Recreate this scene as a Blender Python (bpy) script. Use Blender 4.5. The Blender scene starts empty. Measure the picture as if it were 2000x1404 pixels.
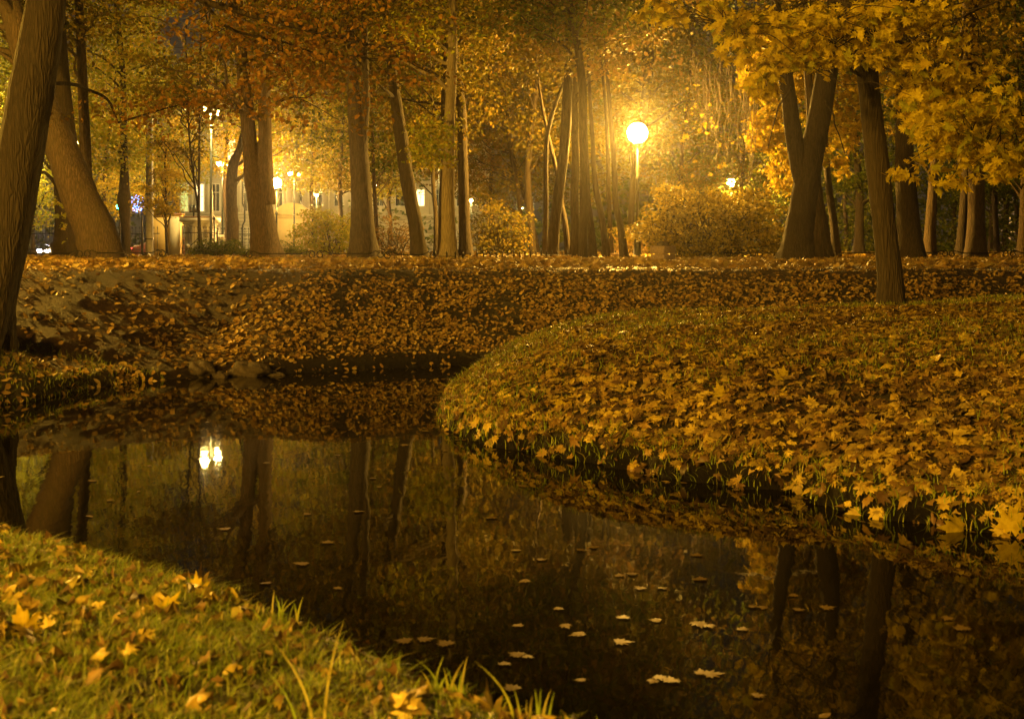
import bpy, math, random
import numpy as np
from mathutils import Vector

# ------------------------------------------------------------------ camera, world, exposure
SC = bpy.context.scene
COL = SC.collection
F, HOR, CAMZ = 2414.0, 480.0, 1.56          # focal length and horizon row in photo pixels, eye height over water
cd = bpy.data.cameras.new('camera'); CAM = bpy.data.objects.new('camera', cd); COL.objects.link(CAM)
CAM.location = (0, 0, CAMZ); CAM.rotation_euler = (math.radians(90), 0, 0)
cd.sensor_width = 36; cd.lens = 36 * F / 2000; cd.shift_y = -(702 - HOR) / 2000
cd.clip_start = .05; cd.clip_end = 2000
cd.dof.use_dof = True; cd.dof.focus_distance = 13; cd.dof.aperture_fstop = 4.5
SC.camera = CAM
W = bpy.data.worlds.new('World'); SC.world = W; W.use_nodes = True
bg = W.node_tree.nodes['Background']; bg.inputs[0].default_value = (.36, .27, .165, 1); bg.inputs[1].default_value = .08
SC.view_settings.view_transform = 'Standard'; SC.view_settings.look = 'None'
SC.view_settings.exposure = .22; SC.view_settings.gamma = 1
cy = SC.cycles
cy.use_denoising = True; cy.max_bounces = 6; cy.diffuse_bounces = 2; cy.glossy_bounces = 3
cy.transmission_bounces = 3; cy.volume_bounces = 0; cy.transparent_max_bounces = 8
cy.sample_clamp_indirect = 4; cy.caustics_reflective = False; cy.caustics_refractive = False
cy.use_light_tree = True
SODIUM = (1.0, .52, .05); STREET = (1.0, .68, .20); COOL = (1, .86, .80)
LAMP_E = 2600.0

R = np.random.default_rng(7)
random.seed(7)

# ------------------------------------------------------------------ helpers
def P(px, py, D):
    """point seen at photo pixel (px, py) when it stands D metres away"""
    return Vector(((px - 1000) * D / F, D, CAMZ - (py - HOR) * D / F))

def props(o, label=None, cat=None, group=None, kind=None):
    if label: o['label'] = label
    if cat: o['category'] = cat
    if group: o['group'] = group
    if kind: o['kind'] = kind
    return o

def empty(name, loc, label, cat, group=None):
    o = bpy.data.objects.new(name, None); COL.objects.link(o); o.location = loc
    o.empty_display_size = .2
    return props(o, label, cat, group)

class MB:
    """collects vertices and polygons and links them as ONE mesh object"""
    def __init__(s): s.v = []; s.f = []; s.n = 0
    def add(s, v, f):
        v = np.asarray(v, float).reshape(-1, 3); s.v.append(v)
        s.f.append((np.asarray(f, int) + s.n) if not isinstance(f, list) else [[i + s.n for i in q] for q in f])
        s.n += len(v)
    def box(s, c, d, rz=0):
        c = np.asarray(c, float); d = np.asarray(d, float) / 2
        k = np.array([[-1,-1,-1],[1,-1,-1],[1,1,-1],[-1,1,-1],[-1,-1,1],[1,-1,1],[1,1,1],[-1,1,1]], float) * d
        if rz:
            a, b = math.cos(rz), math.sin(rz); k = np.stack([k[:,0]*a-k[:,1]*b, k[:,0]*b+k[:,1]*a, k[:,2]], 1)
        s.add(k + c, np.array([[0,3,2,1],[4,5,6,7],[0,1,5,4],[1,2,6,5],[2,3,7,6],[3,0,4,7]]))
    def tube(s, pts, rad, sides=8, rough=0, seed=0, cap=True, lob=None):
        pts = np.asarray([tuple(p) for p in pts], float); n = len(pts)
        rad = np.broadcast_to(np.asarray(rad, float), (n,)).copy()
        t = np.gradient(pts, axis=0); t /= np.linalg.norm(t, axis=1)[:, None] + 1e-12
        ref = np.array([0, 1., 0]) if abs(t[0][1]) < .8 else np.array([1., 0, 0])
        u = np.zeros_like(pts); w = np.zeros_like(pts); a = ref
        for i in range(n):
            a = a - t[i] * a.dot(t[i]); a /= np.linalg.norm(a) + 1e-12; u[i] = a; w[i] = np.cross(t[i], a)
        ang = np.arange(sides) * 2 * math.pi / sides
        rr = rad[:, None] * np.ones((1, sides))
        if rough:
            g = np.random.default_rng(seed)
            L = np.arange(n)[:, None] / max(n, 1)
            for k in (2, 3, 5, 8, 11):
                ph = g.uniform(0, 6.28); dr = g.uniform(-3, 3); am = g.uniform(.5, 1) / k ** .5
                rr *= 1 + rough * am * np.sin(k * ang[None] + ph + dr * L * 3 + g.uniform(0, 6) * np.sin(L * g.uniform(3, 12)))
            rr *= 1 + rough * .5 * g.standard_normal(rr.shape)
        if lob is not None:
            g = np.random.default_rng(seed+77); p1, p2 = g.uniform(0, 6.28, 2)
            rr *= 1 + lob[:, None] * (np.sin(4*ang[None]+p1) + .7*np.sin(7*ang[None]+p2))
        v = pts[:, None] + rr[..., None] * (np.cos(ang)[None, :, None] * u[:, None] + np.sin(ang)[None, :, None] * w[:, None])
        i = np.arange(n - 1)[:, None] * sides; j = np.arange(sides)[None]; j2 = (j + 1) % sides
        f = np.stack([i + j, i + j2, i + sides + j2, i + sides + j], -1).reshape(-1, 4)
        s.add(v.reshape(-1, 3), f)
        if cap and sides > 3:
            o = s.n - n * sides
            s.f.append([[o + k for k in range(sides)][::-1], [o + (n - 1) * sides + k for k in range(sides)]])
    def lathe(s, prof, c, sides=16):
        """profile of (radius, z) turned about the vertical through c"""
        ang = np.arange(sides) * 2 * math.pi / sides; n = len(prof)
        v = np.array([[(c[0] + r * math.cos(a), c[1] + r * math.sin(a), c[2] + z) for a in ang] for r, z in prof])
        i = np.arange(n - 1)[:, None] * sides; j = np.arange(sides)[None]; j2 = (j + 1) % sides
        s.add(v.reshape(-1, 3), np.stack([i + j, i + j2, i + sides + j2, i + sides + j], -1).reshape(-1, 4))
        o = s.n - n * sides
        s.f.append([[o + k for k in range(sides)][::-1], [o + (n - 1) * sides + k for k in range(sides)]])
    def prism(s, poly, y0, y1):
        """outline in the X-Z plane extruded along Y"""
        n = len(poly); v = [(x, y0, z) for x, z in poly] + [(x, y1, z) for x, z in poly]
        f = [list(range(n)), list(range(2 * n - 1, n - 1, -1))] + [[i, i + n, (i + 1) % n + n, (i + 1) % n] for i in range(n)]
        s.add(v, f)
    def build(s, name, mat, parent=None, smooth=False, origin=None):
        v = np.concatenate(s.v) if s.v else np.zeros((0, 3))
        if origin is not None: v = v - np.asarray(tuple(origin))
        starts = []; tot = []; loops = []; k = 0
        for f in s.f:
            if isinstance(f, list):
                for q in f: loops.append(np.array(q)); starts.append(np.array([k])); tot.append(np.array([len(q)])); k += len(q)
            else:
                m, c = f.shape; loops.append(f.reshape(-1)); starts.append(k + np.arange(m) * c); tot.append(np.full(m, c)); k += m * c
        me = bpy.data.meshes.new(name)
        me.vertices.add(len(v)); me.vertices.foreach_set('co', v.astype(np.float32).reshape(-1))
        loops = np.concatenate(loops).astype(np.int32); starts = np.concatenate(starts).astype(np.int32); tot = np.concatenate(tot).astype(np.int32)
        me.loops.add(len(loops)); me.loops.foreach_set('vertex_index', loops)
        me.polygons.add(len(starts)); me.polygons.foreach_set('loop_start', starts); me.polygons.foreach_set('loop_total', tot)
        me.update(calc_edges=True)
        if smooth: me.polygons.foreach_set('use_smooth', np.ones(len(starts), bool))
        if isinstance(mat, (list, tuple)):
            for m in mat: me.materials.append(m)
        else: me.materials.append(mat)
        o = bpy.data.objects.new(name, me); COL.objects.link(o)
        if origin is not None: o.location = tuple(origin)
        if parent is not None:
            o.parent = parent
            if origin is None: o.matrix_parent_inverse = parent_inv(parent)
            else: o.location = Vector(tuple(origin)) - parent_loc(parent)
        return o

def parent_loc(p):
    l = Vector(p.location)
    while p.parent: p = p.parent; l += Vector(p.location)
    return l
def parent_inv(p):
    from mathutils import Matrix
    l = p.location.copy()
    q = p
    if q.parent is not None:            # meshes built in world space keep an identity world matrix
        return Matrix.Identity(4)
    return Matrix.Translation(-l)

def crspline(pts, k=6):
    """Catmull-Rom through points of any dimension"""
    p = np.asarray(pts, float); q = np.vstack([2 * p[0] - p[1], p, 2 * p[-1] - p[-2]]); out = []
    for i in range(1, len(q) - 2):
        t = np.linspace(0, 1, k, endpoint=False)[:, None]
        a, b, c, d = q[i-1], q[i], q[i+1], q[i+2]
        out.append(.5 * ((2*b) + (-a+c)*t + (2*a-5*b+4*c-d)*t*t + (-a+3*b-3*c+d)*t**3))
    return np.vstack(out + [p[-1:]])

# value noise on a hashed lattice, vectorised
def vnoise(x, y, seed=0):
    x = np.asarray(x, float); y = np.asarray(y, float)
    xi = np.floor(x).astype(np.int64); yi = np.floor(y).astype(np.int64); fx = x - xi; fy = y - yi
    fx = fx*fx*(3-2*fx); fy = fy*fy*(3-2*fy)
    def h(a, b):
        n = (a * 374761393 + b * 668265263 + seed * 1442695041) & 0x7fffffff
        n = ((n ^ (n >> 13)) * 1274126177) & 0x7fffffff
        return ((n ^ (n >> 16)) & 0xffff) / 65535.0
    return (h(xi,yi)*(1-fx)+h(xi+1,yi)*fx)*(1-fy)+(h(xi,yi+1)*(1-fx)+h(xi+1,yi+1)*fx)*fy
def fbm(x, y, seed=0, o=4):
    s = 0; a = .5
    for k in range(o): s = s + a * (vnoise(x*2**k, y*2**k, seed+k) - .5) * 2; a *= .5
    return s
def sm(t): t = np.clip(t, 0, 1); return t*t*(3-2*t)

# ------------------------------------------------------------------ materials
def newmat(name):
    m = bpy.data.materials.new(name); m.use_nodes = True; nt = m.node_tree
    return m, nt, nt.nodes['Principled BSDF'], nt.nodes['Material Output']
def node(nt, t, **kw):
    n = nt.nodes.new(t)
    for k, v in kw.items(): setattr(n, k, v)
    return n
def rgba(c): return (c[0], c[1], c[2], 1)
def ramp(nt, fac, stops):
    r = node(nt, 'ShaderNodeValToRGB'); el = r.color_ramp.elements
    while len(el) < len(stops): el.new(.5)
    for e, (p, c) in zip(el, stops): e.position = p; e.color = rgba(c)
    nt.links.new(fac, r.inputs[0]); return r.outputs[0]
def noise(nt, scale, detail=4, rough=.6, vec=None):
    n = node(nt, 'ShaderNodeTexNoise'); n.inputs['Scale'].default_value = scale; n.inputs['Detail'].default_value = detail
    n.inputs['Roughness'].default_value = rough
    if vec is not None: nt.links.new(vec, n.inputs['Vector'])
    return n.outputs['Fac']
def coords(nt, scale=(1,1,1)):
    tc = node(nt, 'ShaderNodeTexCoord'); mp = node(nt, 'ShaderNodeMapping'); mp.inputs['Scale'].default_value = scale
    nt.links.new(tc.outputs['Object'], mp.inputs['Vector']); return mp.outputs[0]
def bump(nt, b, h, dist, strength=1):
    n = node(nt, 'ShaderNodeBump'); n.inputs['Distance'].default_value = dist; n.inputs['Strength'].default_value = strength
    nt.links.new(h, n.inputs['Height']); nt.links.new(n.outputs[0], b.inputs['Normal'])

def mat_plain(name, c, rough=.6, metal=0, var=.25, scale=6, bd=.003):
    m, nt, b, o = newmat(name); v = coords(nt)
    f = noise(nt, scale, 5, .6, v)
    nt.links.new(ramp(nt, f, [(.3, [x*(1-var) for x in c]), (.7, [min(1, x*(1+var)) for x in c])]), b.inputs['Base Color'])
    b.inputs['Roughness'].default_value = rough; b.inputs['Metallic'].default_value = metal
    bump(nt, b, noise(nt, scale*6, 3, .6, v), bd); return m
def mat_bark(name, dark, light, dist=.03, moss=None):
    m, nt, b, o = newmat(name)
    v = coords(nt, (12, 12, 1.3)); v2 = coords(nt, (1.3, 1.3, .5)); v3 = coords(nt, (22, 22, 5))
    vo = node(nt, 'ShaderNodeTexVoronoi', feature='DISTANCE_TO_EDGE'); vo.inputs['Scale'].default_value = 2.2; vo.inputs['Randomness'].default_value = 1
    ad = node(nt, 'ShaderNodeVectorMath', operation='ADD'); nz = node(nt, 'ShaderNodeTexNoise'); nz.inputs['Scale'].default_value = 1.5
    nt.links.new(v, nz.inputs['Vector']); nt.links.new(v, ad.inputs[0]); nt.links.new(nz.outputs['Color'], ad.inputs[1]); nt.links.new(ad.outputs[0], vo.inputs['Vector'])
    fn = noise(nt, 1.5, 4, .6, v3)
    mu = node(nt, 'ShaderNodeMath', operation='MULTIPLY_ADD'); nt.links.new(fn, mu.inputs[0]); mu.inputs[1].default_value = .5
    nt.links.new(vo.outputs['Distance'], mu.inputs[2])
    c = ramp(nt, mu.outputs[0], [(.24, dark), (.5, light)])
    mx = node(nt, 'ShaderNodeMix', data_type='RGBA'); nt.links.new(noise(nt, 1.2, 3, .6, v2), mx.inputs[0])
    nt.links.new(c, mx.inputs[6]); mx.inputs[7].default_value = rgba(moss or [x*.7 for x in light])
    nt.links.new(mx.outputs[2], b.inputs['Base Color']); b.inputs['Roughness'].default_value = .85
    bump(nt, b, mu.outputs[0], dist); return m
def mat_leaf(name, cols, trans=.35, rough=.6, spec=.14):
    """colour varies from leaf to leaf (random per island)"""
    m, nt, b, o = newmat(name)
    g = node(nt, 'ShaderNodeNewGeometry'); n = len(cols)
    c = ramp(nt, g.outputs['Random Per Island'], [((i + .5) / n, cc) for i, cc in enumerate(cols)])
    v = coords(nt); mx = node(nt, 'ShaderNodeMix', data_type='RGBA', blend_type='MULTIPLY'); mx.inputs[0].default_value = .6
    nt.links.new(c, mx.inputs[6]); nt.links.new(ramp(nt, noise(nt, 30, 2, .5, v), [(.35, (.55,.45,.35)), (.6, (1,1,1))]), mx.inputs[7])
    nt.links.new(mx.outputs[2], b.inputs['Base Color']); b.inputs['Roughness'].default_value = rough
    b.inputs['Specular IOR Level'].default_value = spec
    t = node(nt, 'ShaderNodeBsdfTranslucent'); nt.links.new(mx.outputs[2], t.inputs[0])
    ms = node(nt, 'ShaderNodeMixShader'); ms.inputs[0].default_value = trans
    nt.links.new(b.outputs[0], ms.inputs[1]); nt.links.new(t.outputs[0], ms.inputs[2]); nt.links.new(ms.outputs[0], o.inputs[0])
    return m
def mat_emit(name, c, s):
    m, nt, b, o = newmat(name); e = node(nt, 'ShaderNodeEmission'); e.inputs[0].default_value = rgba(c); e.inputs[1].default_value = s
    nt.links.new(e.outputs[0], o.inputs[0]); nt.nodes.remove(b); m.cycles.emission_sampling = 'FRONT'; return m

M = {}
M['bark_dark'] = mat_bark('bark_dark', (.014,.010,.006), (.075,.052,.03), .03)
M['bark_brown'] = mat_bark('bark_brown', (.03,.018,.009), (.165,.10,.055), .035, (.09,.068,.032))
M['bark_mid'] = mat_bark('bark_mid', (.022,.014,.008), (.12,.082,.048), .03, (.065,.055,.028))
M['bark_pale'] = mat_bark('bark_pale', (.12,.09,.05), (.45,.36,.22), .03, (.34,.28,.15))  # lamp light on the straight trunk is put into this paler bark colour
M['twig'] = mat_plain('twig', (.13,.09,.05), .7)
M['yellow_maple'] = mat_leaf('yellow_maple', [(.62,.46,.03),(.72,.56,.05),(.5,.40,.04),(.55,.37,.03),(.34,.34,.04)], .45)
M['lemon_maple'] = mat_leaf('lemon_maple', [(.80,.64,.035),(.85,.70,.05),(.70,.56,.035),(.72,.52,.03),(.46,.45,.035)], .45)
M['yellow_green'] = mat_leaf('yellow_green', [(.46,.47,.035),(.34,.40,.03),(.60,.50,.035),(.22,.30,.02),(.54,.40,.03)], .4)
M['green'] = mat_leaf('green', [(.10,.15,.016),(.18,.22,.02),(.27,.26,.025),(.07,.11,.014)], .3)
M['olive'] = mat_leaf('olive', [(.17,.15,.016),(.24,.18,.02),(.10,.115,.012),(.30,.20,.024)], .3)
M['orange'] = mat_leaf('orange', [(.40,.21,.035),(.30,.15,.03),(.46,.26,.04),(.22,.13,.03),(.18,.15,.03)], .3)
M['shrub'] = mat_leaf('shrub', [(.42,.32,.035),(.32,.24,.035),(.22,.19,.03),(.54,.43,.05),(.10,.09,.02)], .3)
M['shrub_brown'] = mat_leaf('shrub_brown', [(.30,.19,.06),(.22,.14,.04),(.4,.25,.08),(.16,.14,.03)], .25)
M['litter_maple'] = mat_leaf('litter_maple', [(.60,.44,.05),(.40,.25,.04),(.26,.15,.03),(.80,.62,.09),(.11,.06,.025),(.44,.33,.06),(.17,.10,.03),(.08,.05,.02)], .12, .45, .5)
M['litter_brown'] = mat_leaf('litter_brown', [(.20,.12,.04),(.11,.065,.025),(.30,.19,.055),(.07,.045,.02),(.42,.30,.08)], .08, .5, .4)
M['litter_near'] = mat_leaf('litter_near', [(.66,.50,.07),(.52,.38,.06),(.36,.24,.05),(.74,.58,.10),(.2,.12,.03),(.50,.42,.08)], .15, .4, .6)
M['litter_small'] = mat_leaf('litter_small', [(.55,.36,.08),(.42,.25,.06),(.66,.46,.11),(.28,.16,.05),(.5,.38,.10),(.14,.08,.03),(.7,.52,.16)], .1, .48, .5)
M['float_leaf'] = mat_leaf('float_leaf', [(.26,.17,.04),(.18,.12,.03),(.34,.24,.05)], .1, .5, .4)
M['grass'] = mat_leaf('grass', [(.26,.38,.03),(.38,.50,.05),(.48,.50,.06),(.18,.28,.025),(.55,.50,.1)], .3, .4, .4)
M['iron'] = mat_plain('iron', (.022,.019,.017), .4, .6)
M['iron_green'] = mat_plain('iron_green', (.03,.034,.026), .4, .4)
M['concrete'] = mat_plain('concrete', (.36,.33,.29), .85, 0, .25, 9, .006)
M['granite'] = mat_plain('granite', (.34,.25,.21), .8, 0, .35, 40, .006)
M['rock'] = mat_plain('rock', (.10,.075,.05), .75, 0, .5, 9, .02)
M['plaster_cream'] = mat_plain('plaster_cream', (.62,.54,.38), .85, 0, .08, 3)
M['plaster_white'] = mat_plain('plaster_white', (.78,.74,.68), .8, 0, .06, 3)
M['plaster_yellow'] = mat_plain('plaster_yellow', (.66,.47,.17), .8, 0, .07, 3)
M['plaster_grey'] = mat_plain('plaster_grey', (.48,.44,.34), .85, 0, .1, 3)
M['roof_tin'] = mat_plain('roof_tin', (.22,.10,.06), .5, .2)
M['asphalt'] = mat_plain('asphalt', (.05,.05,.05), .7, 0, .3, 12)
M['car_dark'] = mat_plain('car_dark', (.03,.032,.036), .22, .3, .05); M['car_white'] = mat_plain('car_white', (.6,.6,.6), .25, .1, .05)
M['car_red'] = mat_plain('car_red', (.16,.06,.05), .25, .2, .05)
M['glass'] = mat_plain('glass', (.02,.025,.03), .08, 0, .1); M['rubber'] = mat_plain('rubber', (.015,.015,.015), .8)
M['chrome'] = mat_plain('chrome', (.5,.5,.5), .25, .9)
M['e_sodium'] = mat_emit('e_sodium', SODIUM, LAMP_E)  # glow of the assumed lamps that stand out of view
M['e_sodium_far'] = mat_emit('e_sodium_far', (1,.50,.10), LAMP_E * 1.1)
M['e_lamp'] = mat_emit('e_lamp', (1, .52, .07), LAMP_E * 1.05)
M['e_street'] = mat_emit('e_street', STREET, LAMP_E * .62)
M['e_cool'] = mat_emit('e_cool', COOL, 260)
M['e_window'] = mat_emit('e_window', (1,.72,.3), 3.0)
M['e_window_green'] = mat_emit('e_window_green', (.75,.8,.2), .9)
M['e_green'] = mat_emit('e_green', (.02,1,.35), 40); M['e_blue'] = mat_emit('e_blue', (.12,.28,1), 16)
M['e_red'] = mat_emit('e_red', (1,.04,.03), 18); M['e_head'] = mat_emit('e_head', (1,.88,.95), 160)

# ------------------------------------------------------------------ terrain
def jitter_line(pts, k=12, amp=.06, seed=1):
    q = crspline(pts, k); n = len(q)
    q[:, 0] += amp * fbm(q[:, 1]*1.7+seed, q[:, 0]*1.7, seed, 3) * 1.5; q[:, 1] += amp * fbm(q[:, 0]*1.7, q[:, 1]*1.7+5, seed+9, 3) * 1.5
    q[:, 0] += .035 * fbm(q[:, 1]*6+seed, q[:, 0]*6, seed+3, 2) * 2; q[:, 1] += .035 * fbm(q[:, 0]*6, q[:, 1]*6+5, seed+19, 2) * 2
    return q
far_shore = jitter_line([(60,16.6),(25,16.4),(10,16.2),(3,16.15),(-.27,16.1),(-1.5,15.72),(-2.57,15.15),(-3.4,14.75),(-4.0,14.35),(-4.5,13.7),(-4.72,12.8),(-5.0,12.0),(-5.4,10.9),(-7.0,8.4),(-9,6),(-13,3),(-30,-6)])
near_shore = jitter_line([(-24,-8),(-9,1),(-6,4.2),(-4.4,5.7),(-3,5.9),(-2.05,5.5),(-1.66,5.17),(-1.3,4.82),(-1.08,4.6),(-.86,4.4),(-.65,4.14),(-.5,3.95),(-.22,3.66),(-.07,3.5),(.09,3.36),(.2,3.28),(.7,2.8),(1.5,2.0),(3,.5),(5,-1.5),(9,-5),(16,-12)], 10, .03, 4)
pen_front = jitter_line([(.5,15.3),(-.25,15.0),(-.47,14.3),(-.62,12.8),(-.62,11.4),(-.54,10.5),(-.32,9.75),(0,9.4),(.55,8.86),(1.03,8.28),(1.48,7.93),(1.76,7.72),(1.78,7.4),(1.99,7.1),(2.17,6.97),(2.41,6.85),(2.73,6.6),(4,5.6),(6,4),(9,1),(14,-3),(24,-12)], 14, .09, 11)
pen_back = jitter_line([(60,14.6),(25,14.6),(5,14.8),(2,15.15),(.5,15.3)], 8, .05, 3)

def dist_line(x, y, L):
    d = np.full(x.shape, 1e9)
    for a, b in zip(L[:-1], L[1:]):
        ex, ey = b - a; q = ex*ex + ey*ey + 1e-12
        t = np.clip(((x-a[0])*ex + (y-a[1])*ey) / q, 0, 1)
        d = np.minimum(d, (x-a[0]-t*ex)**2 + (y-a[1]-t*ey)**2)
    return np.sqrt(d)
def inside(x, y, poly):
    c = np.zeros(x.shape, bool); n = len(poly)
    for i in range(n):
        (x1, y1), (x2, y2) = poly[i], poly[i-1]
        if y1 == y2: continue
        c ^= ((y1 > y) != (y2 > y)) & (x < (x2-x1)*(y-y1)/(y2-y1)+x1)
    return c
PEN = np.vstack([pen_front, [(60,-12)], pen_back])
FAR = np.vstack([far_shore, [(-30,-6),(-400,-6),(-400,900),(400,900),(400,16.6)]])
NEAR = np.vstack([near_shore, [(16,-200),(-200,-200),(-200,-8)]])
BASEZ = 1.2
def region(x, y):
    r = np.zeros(x.shape, int)
    r[inside(x, y, FAR)] = 1; r[inside(x, y, PEN)] = 2; r[inside(x, y, NEAR)] = 3
    return r
def height(x, y, full=False):
    x = np.asarray(x, float); y = np.asarray(y, float); shp = x.shape; x = x.ravel(); y = y.ravel()
    r = region(x, y); z = np.full(x.shape, -.5)
    m = r == 0
    m = r == 1
    if m.any():
        X, Y = x[m], y[m]; d = dist_line(X, Y, far_shore)
        left = sm((-2.6 - X) / 1.6)                                     # softer, hollowed slope on the left
        wdt = 1.95 + 1.1 * left * sm((Y-11)/4) - 1.15*left*sm((13.9-Y)/.9)
        top = BASEZ - .42 * left * sm((14.6 - Y)/1.3)
        t = np.clip((d-.04) / wdt, 0, 1)
        zz = .13 * sm(d/.1) + (top-.13) * (t*.72 + .28*sm(t))
        zz -= .16 * left * np.exp(-((X+4.2)**2/.5+(Y-15.6)**2/.9)) + .18*np.exp(-((X+5.6)**2/.5+(Y-14.2)**2/.12))
        zz += .05 * fbm(X*1.6, Y*1.6, 3) * sm(d/.4) * (1 - .6*sm((d-2.2)/.6)) + .03 * fbm(X*6, Y*6, 5, 3) * sm(d/.2) * (1+left) + .025*left*fbm(X*2.6, Y*3.2, 15, 3)
        st = sm((-6 - X)/5) * sm((Y-38)/9)                              # ground falls a little towards the street on the left
        zz += (.6 - BASEZ) * st
        z[m] = zz
    m = r == 2
    if m.any():
        X, Y = x[m], y[m]; d = dist_line(X, Y, pen_front); db = dist_line(X, Y, pen_back)
        tau = 1.25 + .75 * sm((X-.5)/3)
        zz = .09 * sm(d/.08) + .93 * (1 - np.exp(-d/tau))
        zz *= .1 + .9 * sm(db / 1.3)
        zz += .05 * fbm(X*1.1+3, Y*1.1, 8) * sm(d/.5) + .02 * fbm(X*6, Y*6, 9, 3) * sm(d/.2)
        z[m] = zz
    m = r == 3
    if m.any():
        X, Y = x[m], y[m]; d = dist_line(X, Y, near_shore)
        zz = (.34 - .05*sm((-1.2-X)/1)) * sm(d/.2) + .09 * np.minimum(d, 3.2) + .035 * fbm(X*1.4, Y*1.4, 21) * sm(d/.6) + .012 * fbm(X*8, Y*8, 22, 3)
        z[m] = zz
    return z.reshape(shp)
def hz(x, y): return float(height(np.array([x]), np.array([y]))[0])

def axis(a, b, step, lo, hi, grow=1.13):
    v = list(np.arange(a, b, step)); s = step; q = v[-1]
    while q < hi: s *= grow; q += s; v.append(q)
    s = step; q = v[0]; u = []
    while q > lo: s *= grow; q -= s; u.append(q)
    return np.array(u[::-1] + v)
gx = axis(-9, 9.5, .07, -300, 300); gy = axis(.3, 19, .07, -80, 420)
GX, GY = np.meshgrid(gx, gy, indexing='ij'); GZ = height(GX, GY)
nx, ny = GX.shape; idx = np.arange(nx*ny).reshape(nx, ny)
g = MB(); g.add(np.stack([GX, GY, GZ], -1).reshape(-1, 3), np.stack([idx[:-1,:-1], idx[1:,:-1], idx[1:,1:], idx[:-1,1:]], -1).reshape(-1, 4))
mg, nt, b, o = newmat('soil')
v = coords(nt)
mx = node(nt, 'ShaderNodeMix', data_type='RGBA')
at = node(nt, 'ShaderNodeAttribute', attribute_name='bare')
nt.links.new(ramp(nt, noise(nt, 5, 6, .65, v), [(.3, (.035,.024,.012)), (.5, (.06,.045,.02)), (.7, (.075,.065,.022))]), mx.inputs[6])
nt.links.new(ramp(nt, noise(nt, 9, 6, .7, v), [(.3, (.06,.035,.016)), (.5, (.11,.062,.028)), (.72, (.18,.10,.045))]), mx.inputs[7])
nt.links.new(at.outputs['Fac'], mx.inputs[0])
wet = node(nt, 'ShaderNodeMix', data_type='RGBA', blend_type='MULTIPLY'); wet.inputs[0].default_value = 1; sx = node(nt, 'ShaderNodeSeparateXYZ'); nt.links.new(v, sx.inputs[0])
nt.links.new(mx.outputs[2], wet.inputs[6]); nt.links.new(ramp(nt, sx.outputs['Z'], [(.05, (.25,.22,.2)), (.22, (1,1,1))]), wet.inputs[7]); nt.links.new(wet.outputs[2], b.inputs['Base Color'])   # wet mud at the waterline; b.inputs['Roughness'].default_value = .9
bump(nt, b, noise(nt, 18, 8, .8, v), .12)
ground = g.build('ground', mg, smooth=True); props(ground, kind='structure')
GR = region(GX.ravel(), GY.ravel()); gf = GX.ravel(); gyy = GY.ravel()
bare = (GR == 1) * np.clip(sm((-2.2-gf)/1.5) * sm((gyy-12.9)/1.5) * sm((19.5-gyy)/3) + .75*sm((gyy-17.6)/.6)*sm((24.5-gyy)/3), 0, 1) * np.clip(.75 + .9*fbm(gf*1.4, gyy*1.4, 31), 0, 1)
ab = ground.data.attributes.new('bare', 'FLOAT', 'POINT'); ab.data.foreach_set('value', bare.astype(np.float32))

# water
wm, nt, b, o = newmat('pond_water')
b.inputs['Base Color'].default_value = (.006,.005,.002,1); b.inputs['Roughness'].default_value = .02; b.inputs['IOR'].default_value = 1.4
v = coords(nt, (1, .35, 1)); v2 = coords(nt, (1, .6, 1))
ms_ = node(nt, 'ShaderNodeMath', operation='MULTIPLY_ADD'); nt.links.new(noise(nt, 9, 3, .5, v), ms_.inputs[0]); ms_.inputs[1].default_value = .4
nt.links.new(noise(nt, 2.2, 2, .5, v2), ms_.inputs[2])
bump(nt, b, ms_.outputs[0], .0011, 1)
w = MB(); w.add([(-60,-40,0),(90,-40,0),(90,17.6,0),(-60,17.6,0)], np.array([[0,1,2,3]]))
props(w.build('pond_water', wm), kind='structure')

# ------------------------------------------------------------------ leaves
def leaf_small():
    v = np.array([(0,0,0),(.34,.3,.06),(.28,.68,.05),(0,1,-.04),(-.28,.68,.05),(-.34,.3,.06)]) - (0,.45,0)
    return v, np.array([[0,1,2,3],[0,3,4,5]])
def leaf_oak():
    v = np.array([(0,0,0),(.16,.2,.02),(.12,.35,.03),(.33,.5,.08),(.2,.72,.03),(0,1,-.06),(-.2,.72,.03),(-.33,.5,.08),(-.12,.35,.03),(-.16,.2,.02)]) - (0,.45,0)
    return v, [[0,1,2,3,4,5],[0,5,6,7,8,9]]
def leaf_maple():
    o = [(0,-.02),(.16,-.16),(.2,-.05),(.42,-.12),(.36,.06),(.56,.16),(.34,.22),(.5,.5),(.34,.46),(.2,.36),(.22,.66),(.1,.62),(0,.95),
         (-.1,.62),(-.22,.66),(-.2,.36),(-.34,.46),(-.5,.5),(-.34,.22),(-.56,.16),(-.36,.06),(-.42,-.12),(-.2,-.05),(-.16,-.16)]
    o = np.array(o); r = np.hypot(o[:,0], o[:,1]-.2)
    z = -.22 * r**2 + .05*np.sin(o[:,0]*9)
    v = np.vstack([[(0,.16,.03)], np.column_stack([o[:,0], o[:,1], z]), [(.012,-.02,0),(-.012,-.02,0),(.02,-.42,-.05)]]) - (0,.25,0)
    n = len(o); f = [[0, 1+i, 1+(i+1)%n] for i in range(n)] + [[n+1, n+2, n+3]]
    return v, np.array(f)
LS, LM, LO = leaf_small(), leaf_maple(), leaf_oak()

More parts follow.
